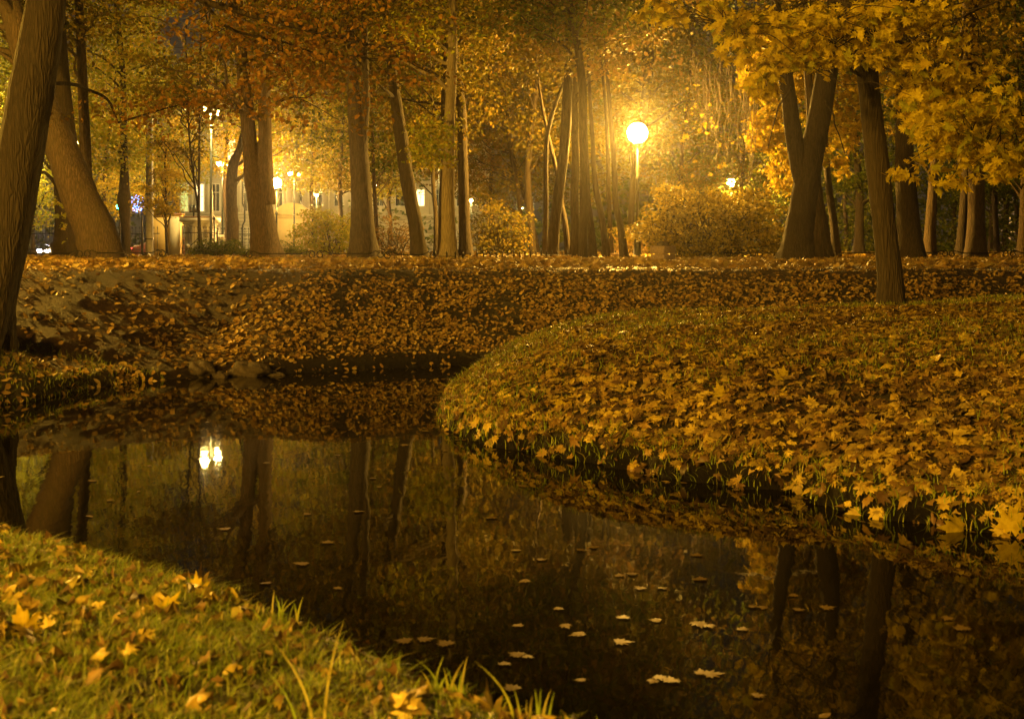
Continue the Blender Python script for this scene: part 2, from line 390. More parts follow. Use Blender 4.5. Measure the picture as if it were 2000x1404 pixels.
def basis(n, spin):
    """rotation matrices whose z is n and whose x/y are turned by spin"""
    n = n / (np.linalg.norm(n, axis=1)[:, None] + 1e-12)
    a = np.where(np.abs(n[:, 2:3]) < .95, np.array([[0, 0, 1.]]), np.array([[1., 0, 0]]))
    u = np.cross(a, n); u /= np.linalg.norm(u, axis=1)[:, None] + 1e-12; w = np.cross(n, u)
    c, s = np.cos(spin)[:, None], np.sin(spin)[:, None]
    return np.stack([u*c + w*s, -u*s + w*c, n], -1)
def scatter(mb, tmpl, pos, nrm, size, curl=.5):
    v, f = tmpl; n = len(pos)
    B = basis(nrm, R.uniform(0, 6.283, n))
    vv = np.repeat(v[None], n, 0).copy()
    vv[:, :, 0] *= R.uniform(.7, 1.05, n)[:, None]
    vv[:, :, 2] *= R.uniform(-1, 3.2, n)[:, None] * curl * 2
    vv[:, :, 2] += (vv[:, :, 1] ** 2) * R.uniform(-.5, .5, n)[:, None] * curl
    V = np.einsum('nij,nkj->nki', B, vv) * size[:, None, None] + pos[:, None]
    k = len(v)
    if isinstance(f, list):
        L = len(f[0]); f = np.array(f)
    F_ = (f[None] + (np.arange(n) * k)[:, None, None]).reshape(-1, f.shape[1])
    mb.add(V.reshape(-1, 3), F_)
def normals(x, y):
    e = .05; zx = (height(x+e, y) - height(x-e, y)) / (2*e); zy = (height(x, y+e) - height(x, y-e)) / (2*e)
    n = np.stack([-np.clip(zx,-.8,.8)*.75, -np.clip(zy,-.8,.8)*.75, np.ones_like(zx)], 1); return n / np.linalg.norm(n, axis=1)[:, None]
def litter(name, label, tmpl, mat, n, xr, yr, dens, smin, smax, tilt=.35, lift=.02, reg=None, kind='stuff', cat='leaves', curl=.5):
    x = R.uniform(*xr, n * 3); y = R.uniform(*yr, n * 3); r = region(x, y)
    k = (R.random(n*3) < dens(x, y)) & (r == reg); x = x[k][:n]; y = y[k][:n]
    z = height(x, y); nn = normals(x, y); m = len(x)
    nn = nn + R.normal(0, tilt, (m, 3)) * np.array([1, 1, .3])
    nn[nn[:, 2] < .05, 2] = .05
    s = R.uniform(smin, smax, m)
    mb = MB(); scatter(mb, tmpl, np.stack([x, y, z + .008 + R.random(m) * lift], 1), nn, s, curl)
    ob = mb.build(name, mat); props(ob, label, cat, kind=kind); return ob

def in_view(x, y, mar=1.12): return (np.abs(x) < .4145 * y * mar + .3)
litter('fallen_leaves', 'carpet of small fallen linden leaves on the far bank slope', LS, M['litter_small'], 24000, (-3.6, 13), (15, 18.6),
       lambda x, y: np.clip(.16 + .95*sm((x+3.3)/1.6), 0, 1) * (1 - .75*sm((dist_line(x, y, far_shore)-1.35)/.6)) * (.35 + .65*(fbm(x*1.3, y*1.3, 51) > -.25)) * (.3+.7*sm((dist_line(x,y,far_shore)-.08)/.25)), .04, .085, .4, .02, 1)
litter('fallen_leaves', 'scattered small yellow leaves on the bare brown slope and left promontory', LS, M['litter_small'], 13000, (-9, -2.4), (10.5, 19.5),
       lambda x, y: np.where(y < 14.2, .95, .42) * (.25 + .75*(fbm(x*1.5, y*1.5, 61) > 0)) * np.where(dist_line(x,y,far_shore) < 1.7, 1, .4), .045, .11, .4, .02, 1)
litter('fallen_leaves', 'bright band of yellow leaves along the low fence behind the path', LM, M['litter_small'], 24000, (-14, 14), (19, 34),
       lambda x, y: np.clip(.14 + .9*sm((y-20.5)/2.5), 0, 1) * in_view(x, y) * (.4 + .6*(fbm(x*.8, y*.8, 71) > -.2)), .10, .19, .55, .05, 1)
litter('fallen_leaves', 'sparse leaves lying under the trees beyond the low fence', LS, M['litter_maple'], 12000, (-24, 28), (32, 62),
       lambda x, y: in_view(x, y)*1., .16, .26, .5, .05, 1)
litter('fallen_leaves', 'thick carpet of big yellow and brown maple leaves on the right bank', LM, M['litter_maple'], 19000, (-.8, 8), (3.2, 15.2),
       lambda x, y: in_view(x, y, 1.25) * np.clip(.45 + .9*sm((dist_line(x, y, pen_front)-.03)/.25), 0, 1) * (.45 + .55*(fbm(x*1.5, y*1.5, 81) > -.3)) * (1-.55*sm((y-12.6)/1.2)), .045, .125, .2, .025, 2, curl=.9)
litter('fallen_leaves', 'small brown curled leaves matted between the maple leaves of the right bank', LO, M['litter_brown'], 14000, (-.8, 8), (3.2, 15.2),
       lambda x, y: in_view(x, y, 1.25) * np.clip(.4 + .9*sm((dist_line(x, y, pen_front)-.0)/.2), 0, 1), .035, .08, .4, .015, 2, curl=1.3)
litter('fallen_leaves', 'small brown leaves sunk into the grass of the near bank', LO, M['litter_brown'], 3000, (-3.4, 1.6), (1.3, 6.0),
       lambda x, y: in_view(x, y, 1.3)*1., .03, .07, .5, .015, 3, curl=1.2)
litter('fallen_leaves', 'blurred yellow maple leaves lying in the grass of the near bank', LM, M['litter_near'], 1150, (-3.4, 1.6), (1.3, 6.0),
       lambda x, y: in_view(x, y, 1.3) * (.25+.75*(fbm(x*1.6, y*1.6, 91) > -.1)), .035, .095, .5, .035, 3, curl=1.1)

# grass
def grass(name, label, n, xr, yr, dens, hmin, hmax, reg, wid=.0035, lean=.45, cat='grass', kind='stuff'):
    x = R.uniform(*xr, n * 3); y = R.uniform(*yr, n * 3); r = region(x, y)
    k = (R.random(n*3) < dens(x, y)) & (r == reg); x = x[k][:n]; y = y[k][:n]; m = len(x)
    z = height(x, y) - .005; h = R.uniform(hmin, hmax, m); az = R.uniform(0, 6.283, m)
    ln = R.uniform(.1, 1, m) * lean; face = az + R.normal(0, .5, m) + 1.57
    wv = R.uniform(.7, 1.4, m) * wid
    t = np.array([0, .4, .75, 1.0]); 
    cx = x[:, None] + np.cos(az)[:, None] * ln[:, None] * h[:, None] * t**2 * 1.6
    cyy = y[:, None] + np.sin(az)[:, None] * ln[:, None] * h[:, None] * t**2 * 1.6
    cz = z[:, None] + h[:, None] * (t - .28 * ln[:, None] * t**2)
    wd = wv[:, None] * np.array([1, .9, .6, .06])
    dx = np.cos(face)[:, None] * wd; dy = np.sin(face)[:, None] * wd
    A = np.stack([cx-dx, cyy-dy, cz], -1); B_ = np.stack([cx+dx, cyy+dy, cz], -1)
    V = np.stack([A, B_], 2).reshape(m, 8, 3)
    f = np.array([[0,1,3,2],[2,3,5,4],[4,5,7,6]])
    mb = MB(); mb.add(V.reshape(-1, 3), (f[None] + (np.arange(m)*8)[:, None, None]).reshape(-1, 4))
    return props(mb.build(name, M['grass']), label, cat, kind=kind)
grass('grass', 'short green grass growing through the leaves on the near bank', 120000, (-3.4, 1.8), (1.2, 6.0),
      lambda x, y: in_view(x, y, 1.3) * (.3 + .7*(fbm(x*2.2, y*2.2, 101) > -.15)), .015, .06, 3, .0015, 1.5)
grass('grass', 'thin grass on the crest and water edge of the right bank', 44000, (-.8, 7), (3.5, 15),
      lambda x, y: in_view(x, y, 1.2) * np.clip(.5*(fbm(x*1.3, y*1.3, 131) > .12) + 1.2*(dist_line(x, y, pen_front) < .22) + .55*sm((y-12.4)/1) + .6*sm((.6-x)/.8), 0, 1), .035, .10, 2, .003, .9)
grass('grass', 'thin grass tufts on the left promontory beside the big trunk', 5000, (-8, -3.6), (10.5, 14.4),
      lambda x, y: (fbm(x*2, y*2, 111) > -.1)*.8, .04, .10, 1, .003, .9)
grass('grass', 'narrow grass strip beside the low fence', 9000, (-13, 13), (25.5, 30),
      lambda x, y: in_view(x, y)*(fbm(x*1, y*1, 121) > -.1)*1., .05, .12, 1, .006, .7)

# ------------------------------------------------------------------ trees
def spray(mb, tmpl, c, rad, n, size, flat=.55, droop=.5):
    """one leafy spray: leaves spread in a drooping disc about c"""
    a = R.uniform(0, 6.283, n); r = np.sqrt(R.random(n)) * rad
    p = np.stack([r*np.cos(a), r*np.sin(a), R.normal(0, .35, n)*rad*flat - droop*.35*r*r/rad], 1) + c
    nn = np.stack([R.normal(0, .6, n) + .5*np.cos(a), R.normal(0, .6, n) + .5*np.sin(a) - .25, np.abs(R.normal(.7, .35, n))], 1)
    scatter(mb, tmpl, p, nn, R.uniform(.65, 1.1, n) * size, .6)

def limb(mb, a, b, r0, r1, sag=.0, sides=5, k=6, wig=.08, seed=None):
    a = np.array(tuple(a), float); b = np.array(tuple(b), float); L = np.linalg.norm(b-a)
    t = np.linspace(0, 1, k)[:, None]
    p = a + (b-a)*t; p[:, 2] += (np.sin(t[:, 0]*math.pi) * sag * L)
    p[1:-1] += R.normal(0, wig*L*.35, (k-2, 3))
    p = crspline(p, 3); rr = np.linspace(r0, r1, len(p)); mb.tube(p, rr, sides, cap=False); return p

def tree(label, stems, D, bark='bark_mid', leaf='olive', tmpl=LS, lsize=.14, zb=4.0, zt=15.0, rad=3.9, nsp=150, nleaf=42, rsp=.75,
         name='park_tree', group=None, cx=0, cyo=0, extra=None, limbs=26, sprays=None, flare=.45, sides=None, top=None, kids=None, burls=()):
    """stems: lists of (px, py, width px) from the foot up; the first stem is the trunk, others fork from it"""
    st = stems[0]; x0 = (st[0][0]-1000)*D/F; zb0 = hz(x0, D)
    root = empty(name, (x0, D, zb0), label, 'tree', group)
    tb = MB(); tops = []
    for si, s in enumerate(stems):
        pts = [P(px, py, D) for px, py, w in s]; rad_ = [w/2*D/F for px, py, w in s]
        if si == 0:
            pts[0].z = zb0 - .25
        # carry the stem on above the frame
        a, b_ = pts[-2], pts[-1]; d = (b_-a).normalized(); zt_ = zt*.8 if top is None else top
        if b_.z < zt_:
            q = b_.copy(); r_ = rad_[-1]; n = 4; st_ = (zt_ - b_.z)/n
            for i in range(n):
                d = (d + Vector((random.uniform(-.12,.12), random.uniform(-.12,.12), .12))).normalized()
                q = q + d*st_/max(d.z, .5); r_ *= .72; pts.append(q.copy()); rad_.append(r_)
        arr = np.array([(*p, r) for p, r in zip(pts, rad_)])
        arr = crspline(arr, 7 if D < 40 else 5)
        if si == 0:
            s_ = arr[:, 2] - zb0; arr[:, 3] *= 1 + flare*np.exp(-np.clip(s_, 0, 9)/(.25 + arr[0, 3]*.5))
        for (bx, by, br) in burls:
            zc = CAMZ - (by-HOR)*D/F; arr[:, 3] *= 1 + br*np.exp(-((arr[:, 2]-zc)/.12)**2)
        nsd = sides or (28 if D < 20 else 18 if D < 40 else 12)
        tb.tube(arr[:, :3], np.maximum(arr[:, 3], .015), nsd, .035, abs(int(st[0][0])) + si, lob=(.16*np.exp(-np.clip(arr[:, 2]-zb0, 0, 9)/.3) if si == 0 else None))
        tops.append(arr)
    cbx = np.vstack([t[t[:, 2] > zb*.75] for t in tops if (t[:, 2] > zb*.75).any()] or [tops[0][-3:]])
    cb = MB(); ctr = np.array([tops[0][-1][0] + cx, D + cyo, (zb+zt)/2]); hh = (zt-zb)/2
    k = 0
    for i in range(int(nsp*(2.1 if D > 25 else 1))):
        u = R.uniform(-1, 1); az = R.uniform(0, 6.283); q = R.random()**.5
        w_ = (1 - abs(u)**3.5)**.5 * .75 + .25 * (u < 0) * R.random()
        w_ *= 1 + .3*math.sin(az*3+st[0][0]) * math.sin(u*4+D)
        c = ctr + np.array([math.cos(az)*rad*q*w_, math.sin(az)*rad*.9*q*w_, u*hh])
        if c[2] < zb - .3: continue
        if (c[0]-LAMP1.x)**2 + (c[1]-LAMP1.y)**2 + (c[2]-LAMP1.z)**2 < 5.2**2: continue
        ppx = 1000 + c[0]*F/c[1]; ppy = HOR - (c[2]-CAMZ)*F/c[1]
        if ((ppx-350)/60)**2 + ((ppy-60)/62)**2 < R.uniform(.5, 1.2): continue      # a hole where the sky shows
        spray(cb, tmpl, c, rsp*R.uniform(.7, 1.25), nleaf, lsize)
        if k < limbs:
            j = cbx[np.argmin(np.abs(cbx[:, 2] - (c[2]-R.uniform(.3, 1.6))))]
            limb(tb, j[:3], c, max(.02, min(.09, j[3]*.4)), .008, R.uniform(-.02, .1), 5); k += 1
    for (px, py, dd, rr, nn) in (sprays or []):
        c = np.array(tuple(P(px, py, dd))); spray(cb, tmpl, c, rr, nn, lsize)
    if extra: extra(tb, cb, root, tops)
    tr = tb.build('trunk', M[bark], root, smooth=True)
    if cb.n: cb.build('crown', M[leaf], root)
    return root

LAMP1 = P(1245, 260, 36)
# -- near left: thick dark trunk on the promontory, with a long limb of rusty oak leaves over the water
def t1_extra(tb, cb, root, tops):
    D1 = 13.5
    main = [P(60,-330,12.2), P(210,-160,12.8), P(330,-50,13.3), P(395,0,D1), P(450,18,D1), P(520,38,D1), P(600,58,D1), P(680,78,D1), P(745,92,D1), P(800,84,D1)]
    p = crspline(np.array([tuple(q) for q in main]), 5); tb.tube(p, np.linspace(.06, .010, len(p)), 7, .05, 3, cap=False)
    m2 = [P(395,0,D1), P(410,20,D1), P(445,55,D1), P(500,72,D1), P(560,85,D1+.3), P(620,105,D1+.5), P(690,110,D1+.6)]
    p2 = crspline(np.array([tuple(q) for q in m2]), 5); tb.tube(p2, np.linspace(.024, .006, len(p2)), 6, .05, 4, cap=False)
    m3 = [P(548,64,D1), P(553,110,D1), P(556,140,D1), P(568,160,D1), P(575,190,D1)]
    p3 = crspline(np.array([tuple(q) for q in m3]), 4); tb.tube(p3, np.linspace(.009, .003, len(p3)), 5, cap=False)
    m4 = [P(395,0,D1), P(402,30,D1), P(408,60,D1), P(418,80,D1)]; p4 = crspline(np.array([tuple(q) for q in m4]), 4); tb.tube(p4, np.linspace(.014,.004,len(p4)), 5, cap=False)
    m5 = [P(230,240,15), P(290,222,15), P(340,208,15), P(400,200,15), P(450,202,15)]; p5 = crspline(np.array([tuple(q) for q in m5]), 4); tb.tube(p5, np.linspace(.016,.005,len(p5)), 5, cap=False)
    limb(tb, P(62,150,13.1), P(230,240,15), .028, .014, .1, 6)
    allp = np.vstack([p[12:], p2, p3])
    for i in range(170):
        q = allp[R.integers(len(allp))] + R.normal(0, 1, 3)*np.array([.42, .7, .33]); px = 1000+q[0]*F/q[1]; py = HOR-(q[2]-CAMZ)*F/q[1]
        if py > 250 or px < 290 or px > 900: continue
        spray(cb, LS, q, .26, 20, .075)
        if i % 2: limb(tb, allp[np.argmin(((allp-q)**2).sum(1))], q, .007, .002, 0, 4, 5)
    for i in range(46):
        q = p5[R.integers(len(p5))] + R.normal(0, 1, 3)*np.array([.3, .5, .12]); spray(cb, LS, q, .24, 16, .07)
T1 = tree('thick dark leaning trunk at left edge, rusty oak limb reaching over the water', [[(-48,690,96),(-24,600,92),(2,500,90),(22,400,88),(57,200,86),(92,0,72)]], 13,
     'bark_dark', 'orange', lsize=.075, zb=6.2, zt=9.5, rad=2.2, nsp=40, nleaf=40, rsp=.5, extra=t1_extra, flare=.2, cx=.4, name='oak_tree')
# -- left group
tree('massive tan trunk leaning left behind the scrolled low fence', [[(207,505,84),(186,450,76),(158,390,70),(124,300,64),(84,210,58),(48,110,48),(22,20,44)]], 28,
     'bark_brown', 'yellow_green', lsize=.13, zb=6.0, rad=3.2, nsp=80, name='linden_tree', flare=.06)
tree('dark gnarled trunk half hidden behind the massive leaning trunk', [[(128,505,34),(127,470,38),(122,430,28),(117,380,22),(112,300,20),(105,180,18)]], 36,
     'bark_dark', 'yellow_green', zb=4, rad=3, nsp=90, burls=[(0,478,.25)], sprays=[(120,420,34.5,.25,20),(128,440,34.5,.2,14),(118,395,34.5,.3,24),(132,470,34.5,.15,6)])
tree('dark trunk rising between the left edge trunk and the slender pole-like trunk', [[(160,505,44),(152,420,40),(140,330,37),(128,240,34),(117,120,32),(110,0,30)]], 31, 'bark_dark', 'olive', zb=7, rad=3, nsp=70)
tree('slender straight trunk just right of the leaning trunk top', [[(170,505,24),(169,400,23),(167,300,22),(162,180,20),(157,60,18),(152,-20,17)]], 33, 'bark_brown', 'olive', zb=7, rad=2.6, nsp=60)
tree('dark knobbly trunk in front of the green traffic light', [[(247,505,18),(246,450,17),(243,398,24),(243,340,17),(242,290,15),(240,150,12),(228,20,10)]], 41, 'bark_dark', 'yellow_green',
     zb=4.2, rad=3.6, nsp=150, burls=[(0,390,.25)], name='linden_tree')
tree('young sapling with yellow leaves before the cream wall', [[(328,505,5.5),(324,440,5),(323,380,4),(322,320,3)]], 38, 'bark_dark', 'yellow_maple', lsize=.1, zb=2.6, zt=4.8, rad=1.0, nsp=34, nleaf=34, rsp=.35, top=4.5, name='young_tree', limbs=14)
tree('thin forked sapling rising in front of the iron gate', [[(393,505,9),(390,450,7),(386,400,5),(376,330,4),(368,240,3.5),(365,120,3)],[(388,425,5.5),(389,330,5),(390,200,4),(392,80,3.5)]], 36, 'bark_dark', 'olive', lsize=.09,
     zb=4.2, zt=8, rad=1.6, nsp=34, nleaf=24, rsp=.4, name='young_tree', top=8)
tree('tan bumpy trunk behind the small green hedge', [[(452,485,26),(455,450,24),(452,400,22),(453,350,21),(456,320,20),(468,290,13),(480,240,12)]], 45, 'bark_brown', 'yellow_green', zb=5, rad=3.2, nsp=100, burls=[(0,440,.15),(0,412,.12)])
tree('twin stemmed brown trunk beside the lit lamp', [[(523,505,50),(515,450,48),(508,400,45),(498,340,42),(489,290,30),(482,220,28),(474,130,26)],[(520,400,40),(516,330,34),(517,290,28),(517,220,25),(512,120,24)]], 31,
     'bark_brown', 'olive', zb=5.2, rad=3.4, nsp=130, name='linden_tree')
tree('stout trunk with a fork high up and a knot', [[(711,505,48),(708,450,44),(706,380,40),(701,300,37),(697,240,34),(690,180,24),(684,100,22)],[(706,290,26),(710,240,20),(714,190,17),(712,120,15)]], 29.5,
     'bark_mid', 'olive', zb=6, rad=3.4, nsp=120, name='linden_tree')
tree('slim pale trunk touching the right side of the stout forked trunk', [[(738,505,10),(735,450,9),(733,400,8),(731,365,7),(728,280,6)]], 40, 'bark_brown', 'green', zb=4, rad=3.2, nsp=100)
tree('dark trunk leaning left with rough bark', [[(822,505,28),(812,440,27),(804,400,27),(789,310,26),(778,230,24),(768,160,20),(760,80,18)]], 32, 'bark_mid', 'olive', zb=5.4, rad=3.3, nsp=120)
def t10_extra(tb, cb, root, tops):
    for px in range(795, 885, 6):
        for py in range(225, 335, 9):
            e = ((px-842)/50)**2 + ((py-280)/58)**2
            if e < R.uniform(.3, 1.15): spray(cb, LS, np.array(tuple(P(px+R.normal(0,3), py+R.normal(0,4), 26.5+R.normal(0,.6)))), .22, 9, .115)
    limb(tb, P(876,240,29.8), P(835,290,26.6), .04, .01, .02)
tree('pale straight trunk with bright yellow-green leaves hanging beside it', [[(877,505,31),(876,450,27),(875,380,25),(877,300,23),(878,230,21),(882,160,20),(884,80,18)]], 29.8, 'bark_pale', 'yellow_green', zb=6.2, rad=2.8, nsp=70, extra=t10_extra, name='maple_tree')
tree('dark trunk hidden close behind the pale straight trunk', [[(862,505,14),(864,400,14),(868,300,13),(868,180,14),(870,90,14)]], 34, 'bark_dark', 'olive', zb=6, rad=3, nsp=80)
tree('thin trunk between the leaning trunk and the pale trunk', [[(853,505,11),(851,420,9),(846,360,8),(846,290,7)]], 39, 'bark_mid', 'olive', zb=4, rad=3.1, nsp=100)
tree('blunt dark trunk just right of the pale trunk', [[(910,505,26),(907,430,22),(905,360,21),(903,300,20),(902,220,18)]], 35, 'bark_dark', 'olive', zb=4.6, rad=3.2, nsp=110)
# -- middle group: many slim trunks before the street
mid = [
 ('first thin dark trunk right of the brown shrub', [(1022,500,12),(1017,420,9),(1006,340,8),(998,300,8)], 47),
 ('dark trunk with a kink, second right of the brown shrub', [(1042,505,15),(1036,430,14),(1032,380,13),(1031,330,12),(1037,260,11),(1043,220,10)], 42),
 ('thin trunk leaning left across the kinked dark trunk', [(1053,505,11),(1040,440,9),(1024,380,8),(1010,330,7)], 49),
 ('slim dark trunk bent to the right at its top', [(1062,505,11),(1066,420,10),(1066,340,9),(1068,270,9),(1078,225,8),(1090,190,7)], 34),
 ('brown curved trunk leaning right, left of the lamp', [(1076,508,24),(1083,440,21),(1092,370,20),(1101,300,20),(1107,220,20),(1112,120,18),(1122,20,16)], 33),
 ('thin trunk leaning left behind the brown curved trunk', [(1112,505,13),(1104,440,12),(1095,390,9),(1088,340,8)], 36),
 ('broad upright trunk in the group left of the lamp', [(1122,505,20),(1123,430,17),(1122,370,16),(1124,320,15)], 31.8),
 ('tallest straight dark trunk of the group left of the lamp', [(1138,505,18),(1140,420,16),(1141,330,16),(1139,250,17),(1137,170,16),(1128,90,14)], 30.2),
 ('curved trunk bowing left at the middle of the group', [(1160,505,19),(1154,440,13),(1148,390,11),(1146,320,10)], 31),
 ('slanting trunk crossing behind the bowed one', [(1187,505,15),(1176,430,13),(1166,380,12),(1160,330,10),(1158,280,9)], 31.6),
 ('short pale slim trunk two left of the lamp post', [(1195,490,10),(1191,430,9),(1188,370,9),(1188,330,8)], 34),
 ('bent trunk leaning left, nearest to the lamp post', [(1221,503,17),(1213,450,14),(1203,400,12),(1201,350,11),(1198,300,10)], 31.5),
]
for i, (lb, pts, D) in enumerate(mid):
    tree(lb, [pts], D, 'bark_dark', ['olive', 'olive', 'shrub_brown', 'green'][i % 4], zb=(3.5 if D > 38 else 5.4) + (i*37 % 10)*.15, rad=3.4, nsp=130, nleaf=38, flare=.12, group='slim trunks left of the big lamp')
tree('dark trunk directly behind the lamp post, topped with a leaning stem', [[(1231,505,14),(1232,440,13),(1238,340,13),(1256,230,18),(1267,110,22),(1256,50,24),(1244,-10,24)]], 50, 'bark_dark', 'olive', zb=5.5, rad=3.6, nsp=150)

# -- right: the yellow maple lit by the lamp, with weeping bare twigs on its left
def t25_extra(tb, cb, root, tops):
    def blob(cx, cy, rx, ry, n, D=33, lf=16):
        for i in range(n):
            a = R.uniform(0, 6.28); q = R.random()**.5
            spray(cb, LM, np.array(tuple(P(cx+rx*q*math.cos(a), cy+ry*q*math.sin(a), D+R.normal(0,.5)))), .24, lf, .16, .9)
    blob(1500, 250, 36, 46, 46); blob(1525, 330, 26, 40, 26); blob(1545, 365, 18, 14, 9)
    blob(1530, 150, 80, 60, 90, 32); blob(1640, 280, 22, 60, 32); blob(1595, 235, 26, 18, 12); blob(1660, 200, 50, 50, 34, 31)
    blob(1570, 70, 120, 60, 80, 31); blob(1600, 300, 14, 24, 6, 28)
    limb(tb, P(1545,170,26.8), P(1500,290,26.6), .03, .01, .1); limb(tb, P(1610,190,26.8), P(1650,300,26.6), .03, .01, .1)
def twigs(tree_root):
    mb = MB(); cb = MB()
    base = [P(1600,120,27), P(1500,95,29), P(1440,85,30.5), P(1390,100,30.5), P(1350,140,30.5)]
    pb = crspline(np.array([tuple(q) for q in base]), 8); mb.tube(pb, np.linspace(.045, .008, len(pb)), 6, .05, 3, cap=False)
    for i in range(56):
        px = R.uniform(1352, 1490); y0 = R.uniform(90, 200); y1 = y0 + R.uniform(60, 200) * (1 if px > 1370 else .6); y1 = min(y1, 372 - abs(px-1430)*.25)
        D = 33 + R.normal(0, .8); pts = []
        x = px
        for t in np.linspace(0, 1, 8):
            x += R.normal(0, 3.0); pts.append(P(x, y0+(y1-y0)*t, D))
        s = -1 if R.random() < .6 else 1; L = R.uniform(8, 34)
        for t in (.3, .6, 1): pts.append(P(x + s*L*t, y1 + L*.22*math.sin(t*2.6), D))
        p = crspline(np.array([tuple(q) for q in pts]), 3); mb.tube(p, np.linspace(.011, .004, len(p)), 5, cap=False)
        for k in range(3):
            a = p[R.integers(len(p)//2, len(p))]; q = a + np.array([R.uniform(-.35, .2), R.normal(0,.05), R.uniform(-.16, .06)]); limb(mb, a, q, .006, .003, -.15, 4, 5, .1)
            if R.random() < .3: spray(cb, LM, q, .03, 1, .12)
    for px, py in [(1333,274),(1340,266),(1376,243),(1352,343),(1358,315),(1387,341),(1415,320),(1407,325),(1366,256),(1386,380),(1460,352)]:
        spray(cb, LM, np.array(tuple(P(px, py, 30.5))), .03, 2, .16)
    mb.build('weeping_branch', M['twig'], tree_root, smooth=True); cb.build('leaves', M['yellow_maple'], tree_root)
T25 = tree('huge dark forked maple trunk with bright yellow leaves right of the golden bush', [[(1555,508,66),(1560,460,54),(1568,400,50),(1580,330,47),(1592,270,46),(1605,200,44),(1618,110,40)],[(1572,380,34),(1560,320,34),(1548,250,32),(1540,190,30),(1525,90,28)]], 27,
     'bark_dark', 'yellow_maple', LM, .135, zb=7, zt=11, rad=3, nsp=50, nleaf=26, rsp=.55, extra=t25_extra, name='maple_tree', flare=.3)
twigs(T25)
tree('sloping trunk tucked behind the right foot of the huge maple', [[(1607,508,38),(1603,450,32),(1597,400,26),(1592,350,22),(1588,290,20)]], 29.5, 'bark_brown', 'olive', zb=6, rad=3, nsp=80)
tree('narrow dark trunk beside the sloping trunk at the huge maple', [[(1634,508,17),(1630,450,15),(1622,390,14),(1616,340,13),(1610,250,12)]], 33, 'bark_dark', 'olive', zb=4.6, rad=3, nsp=90)

# -- the near maple on the right bank, its big leaves filling the upper right corner
def t28_extra(tb, cb, root, tops):
    tw = []
    bl = [(1420,20,34,34,8),(1440,70,26,30,8),(1425,105,16,12,3),(1500,60,50,45,16),(1580,40,70,45,22),(1640,90,60,50,22),(1560,110,60,25,12),(1500,120,36,22,9),(1480,165,22,22,6),
          (1740,60,50,60,22),(1770,130,36,50,12),(1820,60,60,60,20),(1850,180,70,40,24),(1800,220,40,40,12),(1900,240,80,34,24),(1960,210,50,40,14),(1830,270,40,34,10),
          (1880,300,70,34,20),(1950,320,60,34,20),(1990,270,40,60,14),(1900,120,60,40,6),(1770,330,26,20,4),(1810,250,36,30,8),(1860,350,40,10,3),(1940,130,50,40,2),(1700,20,50,30,14),(1380,8,18,10,2),(1285,14,42,24,9),(1310,30,20,14,3)]
    for cx, cy, rx, ry, n in bl:
        for i in range(int(n*1.25)):
            a = R.uniform(0, 6.28); q = R.random()**.5
            spray(cb, LM, c := np.array(tuple(P(cx+rx*q*math.cos(a), cy+ry*q*math.sin(a), 12.6+R.normal(0,.8)))), .17, 6, .135, .35, .8); tw.append(c)
    allb = []
    br = [[(1700,-60),(1640,-40),(1560,10),(1500,40),(1430,60)], [(1700,60),(1660,110),(1600,130),(1500,150)], [(1684,150),(1655,130),(1640,100),(1600,60)],
          [(1700,-80),(1780,-10),(1850,40),(1930,10),(2010,-20)], [(1705,-20),(1800,30),(1850,50),(1900,20),(1960,0)], [(1712,120),(1790,170),(1870,190),(1960,220),(2030,230)], [(1705,60),(1800,110),(1840,210),(1910,270),(2000,310)]]
    for k, q in enumerate(br):
        pp = crspline(np.array([tuple(P(x, y, 13.2 - .15*i)) for i, (x, y) in enumerate(q)]), 6); tb.tube(pp, np.linspace(.022, .005, len(pp)), 6, .05, k, cap=False); allb.append(pp)
    allb = np.vstack(allb)
    for c in tw[::2]: limb(tb, allb[np.argmin(((allb-c)**2).sum(1))], c, .007, .002, .04, 4, 5, .1)
T28 = tree('slender dark maple trunk standing on the right bank crest under big leaves', [[(1744,588,50),(1738,540,45),(1731,480,44),(1722,400,44),(1711,300,43),(1700,200,41),(1692,110,39),(1688,20,36)]], 13.4,
     'bark_dark', 'lemon_maple', LM, .135, zb=4.7, zt=8.5, rad=2.6, nsp=60, nleaf=16, rsp=.42, extra=t28_extra, name='maple_tree', flare=.25, cx=.6)
tree('heavy dark trunk close behind the slender maple on the crest', [[(1776,508,52),(1775,460,46),(1772,400,42),(1767,320,38),(1766,250,34),(1768,140,30)]], 30, 'bark_dark', 'yellow_maple', LM, .15, zb=5.4, rad=3, nsp=90, nleaf=20)
tree('pale smooth trunk between two dark trunks on the right', [[(1815,508,24),(1817,450,21),(1820,400,19),(1823,350,17),(1827,280,15)]], 35, 'bark_brown', 'olive', zb=4.4, rad=3, nsp=80)
tree('dark narrow trunk leaning against the broad pale one at right', [[(1874,508,17),(1880,440,17),(1884,380,16),(1887,320,16),(1888,220,15)]], 36, 'bark_dark', 'olive', zb=5, rad=3, nsp=80)
tree('broad pale ribbed trunk near the right edge', [[(1905,508,46),(1906,450,34),(1907,390,31),(1907,320,30),(1904,240,30),(1897,120,30),(1895,10,30)]], 31.5, 'bark_brown', 'yellow_maple', LM, .15, zb=6, rad=3, nsp=70, nleaf=20, flare=.15)
tree('short dark trunk half hidden behind the slender crest maple', [[(1677,505,20),(1678,450,18),(1679,400,16),(1676,340,14)]], 46, 'bark_dark', 'green', zb=3.6, rad=3.4, nsp=120)
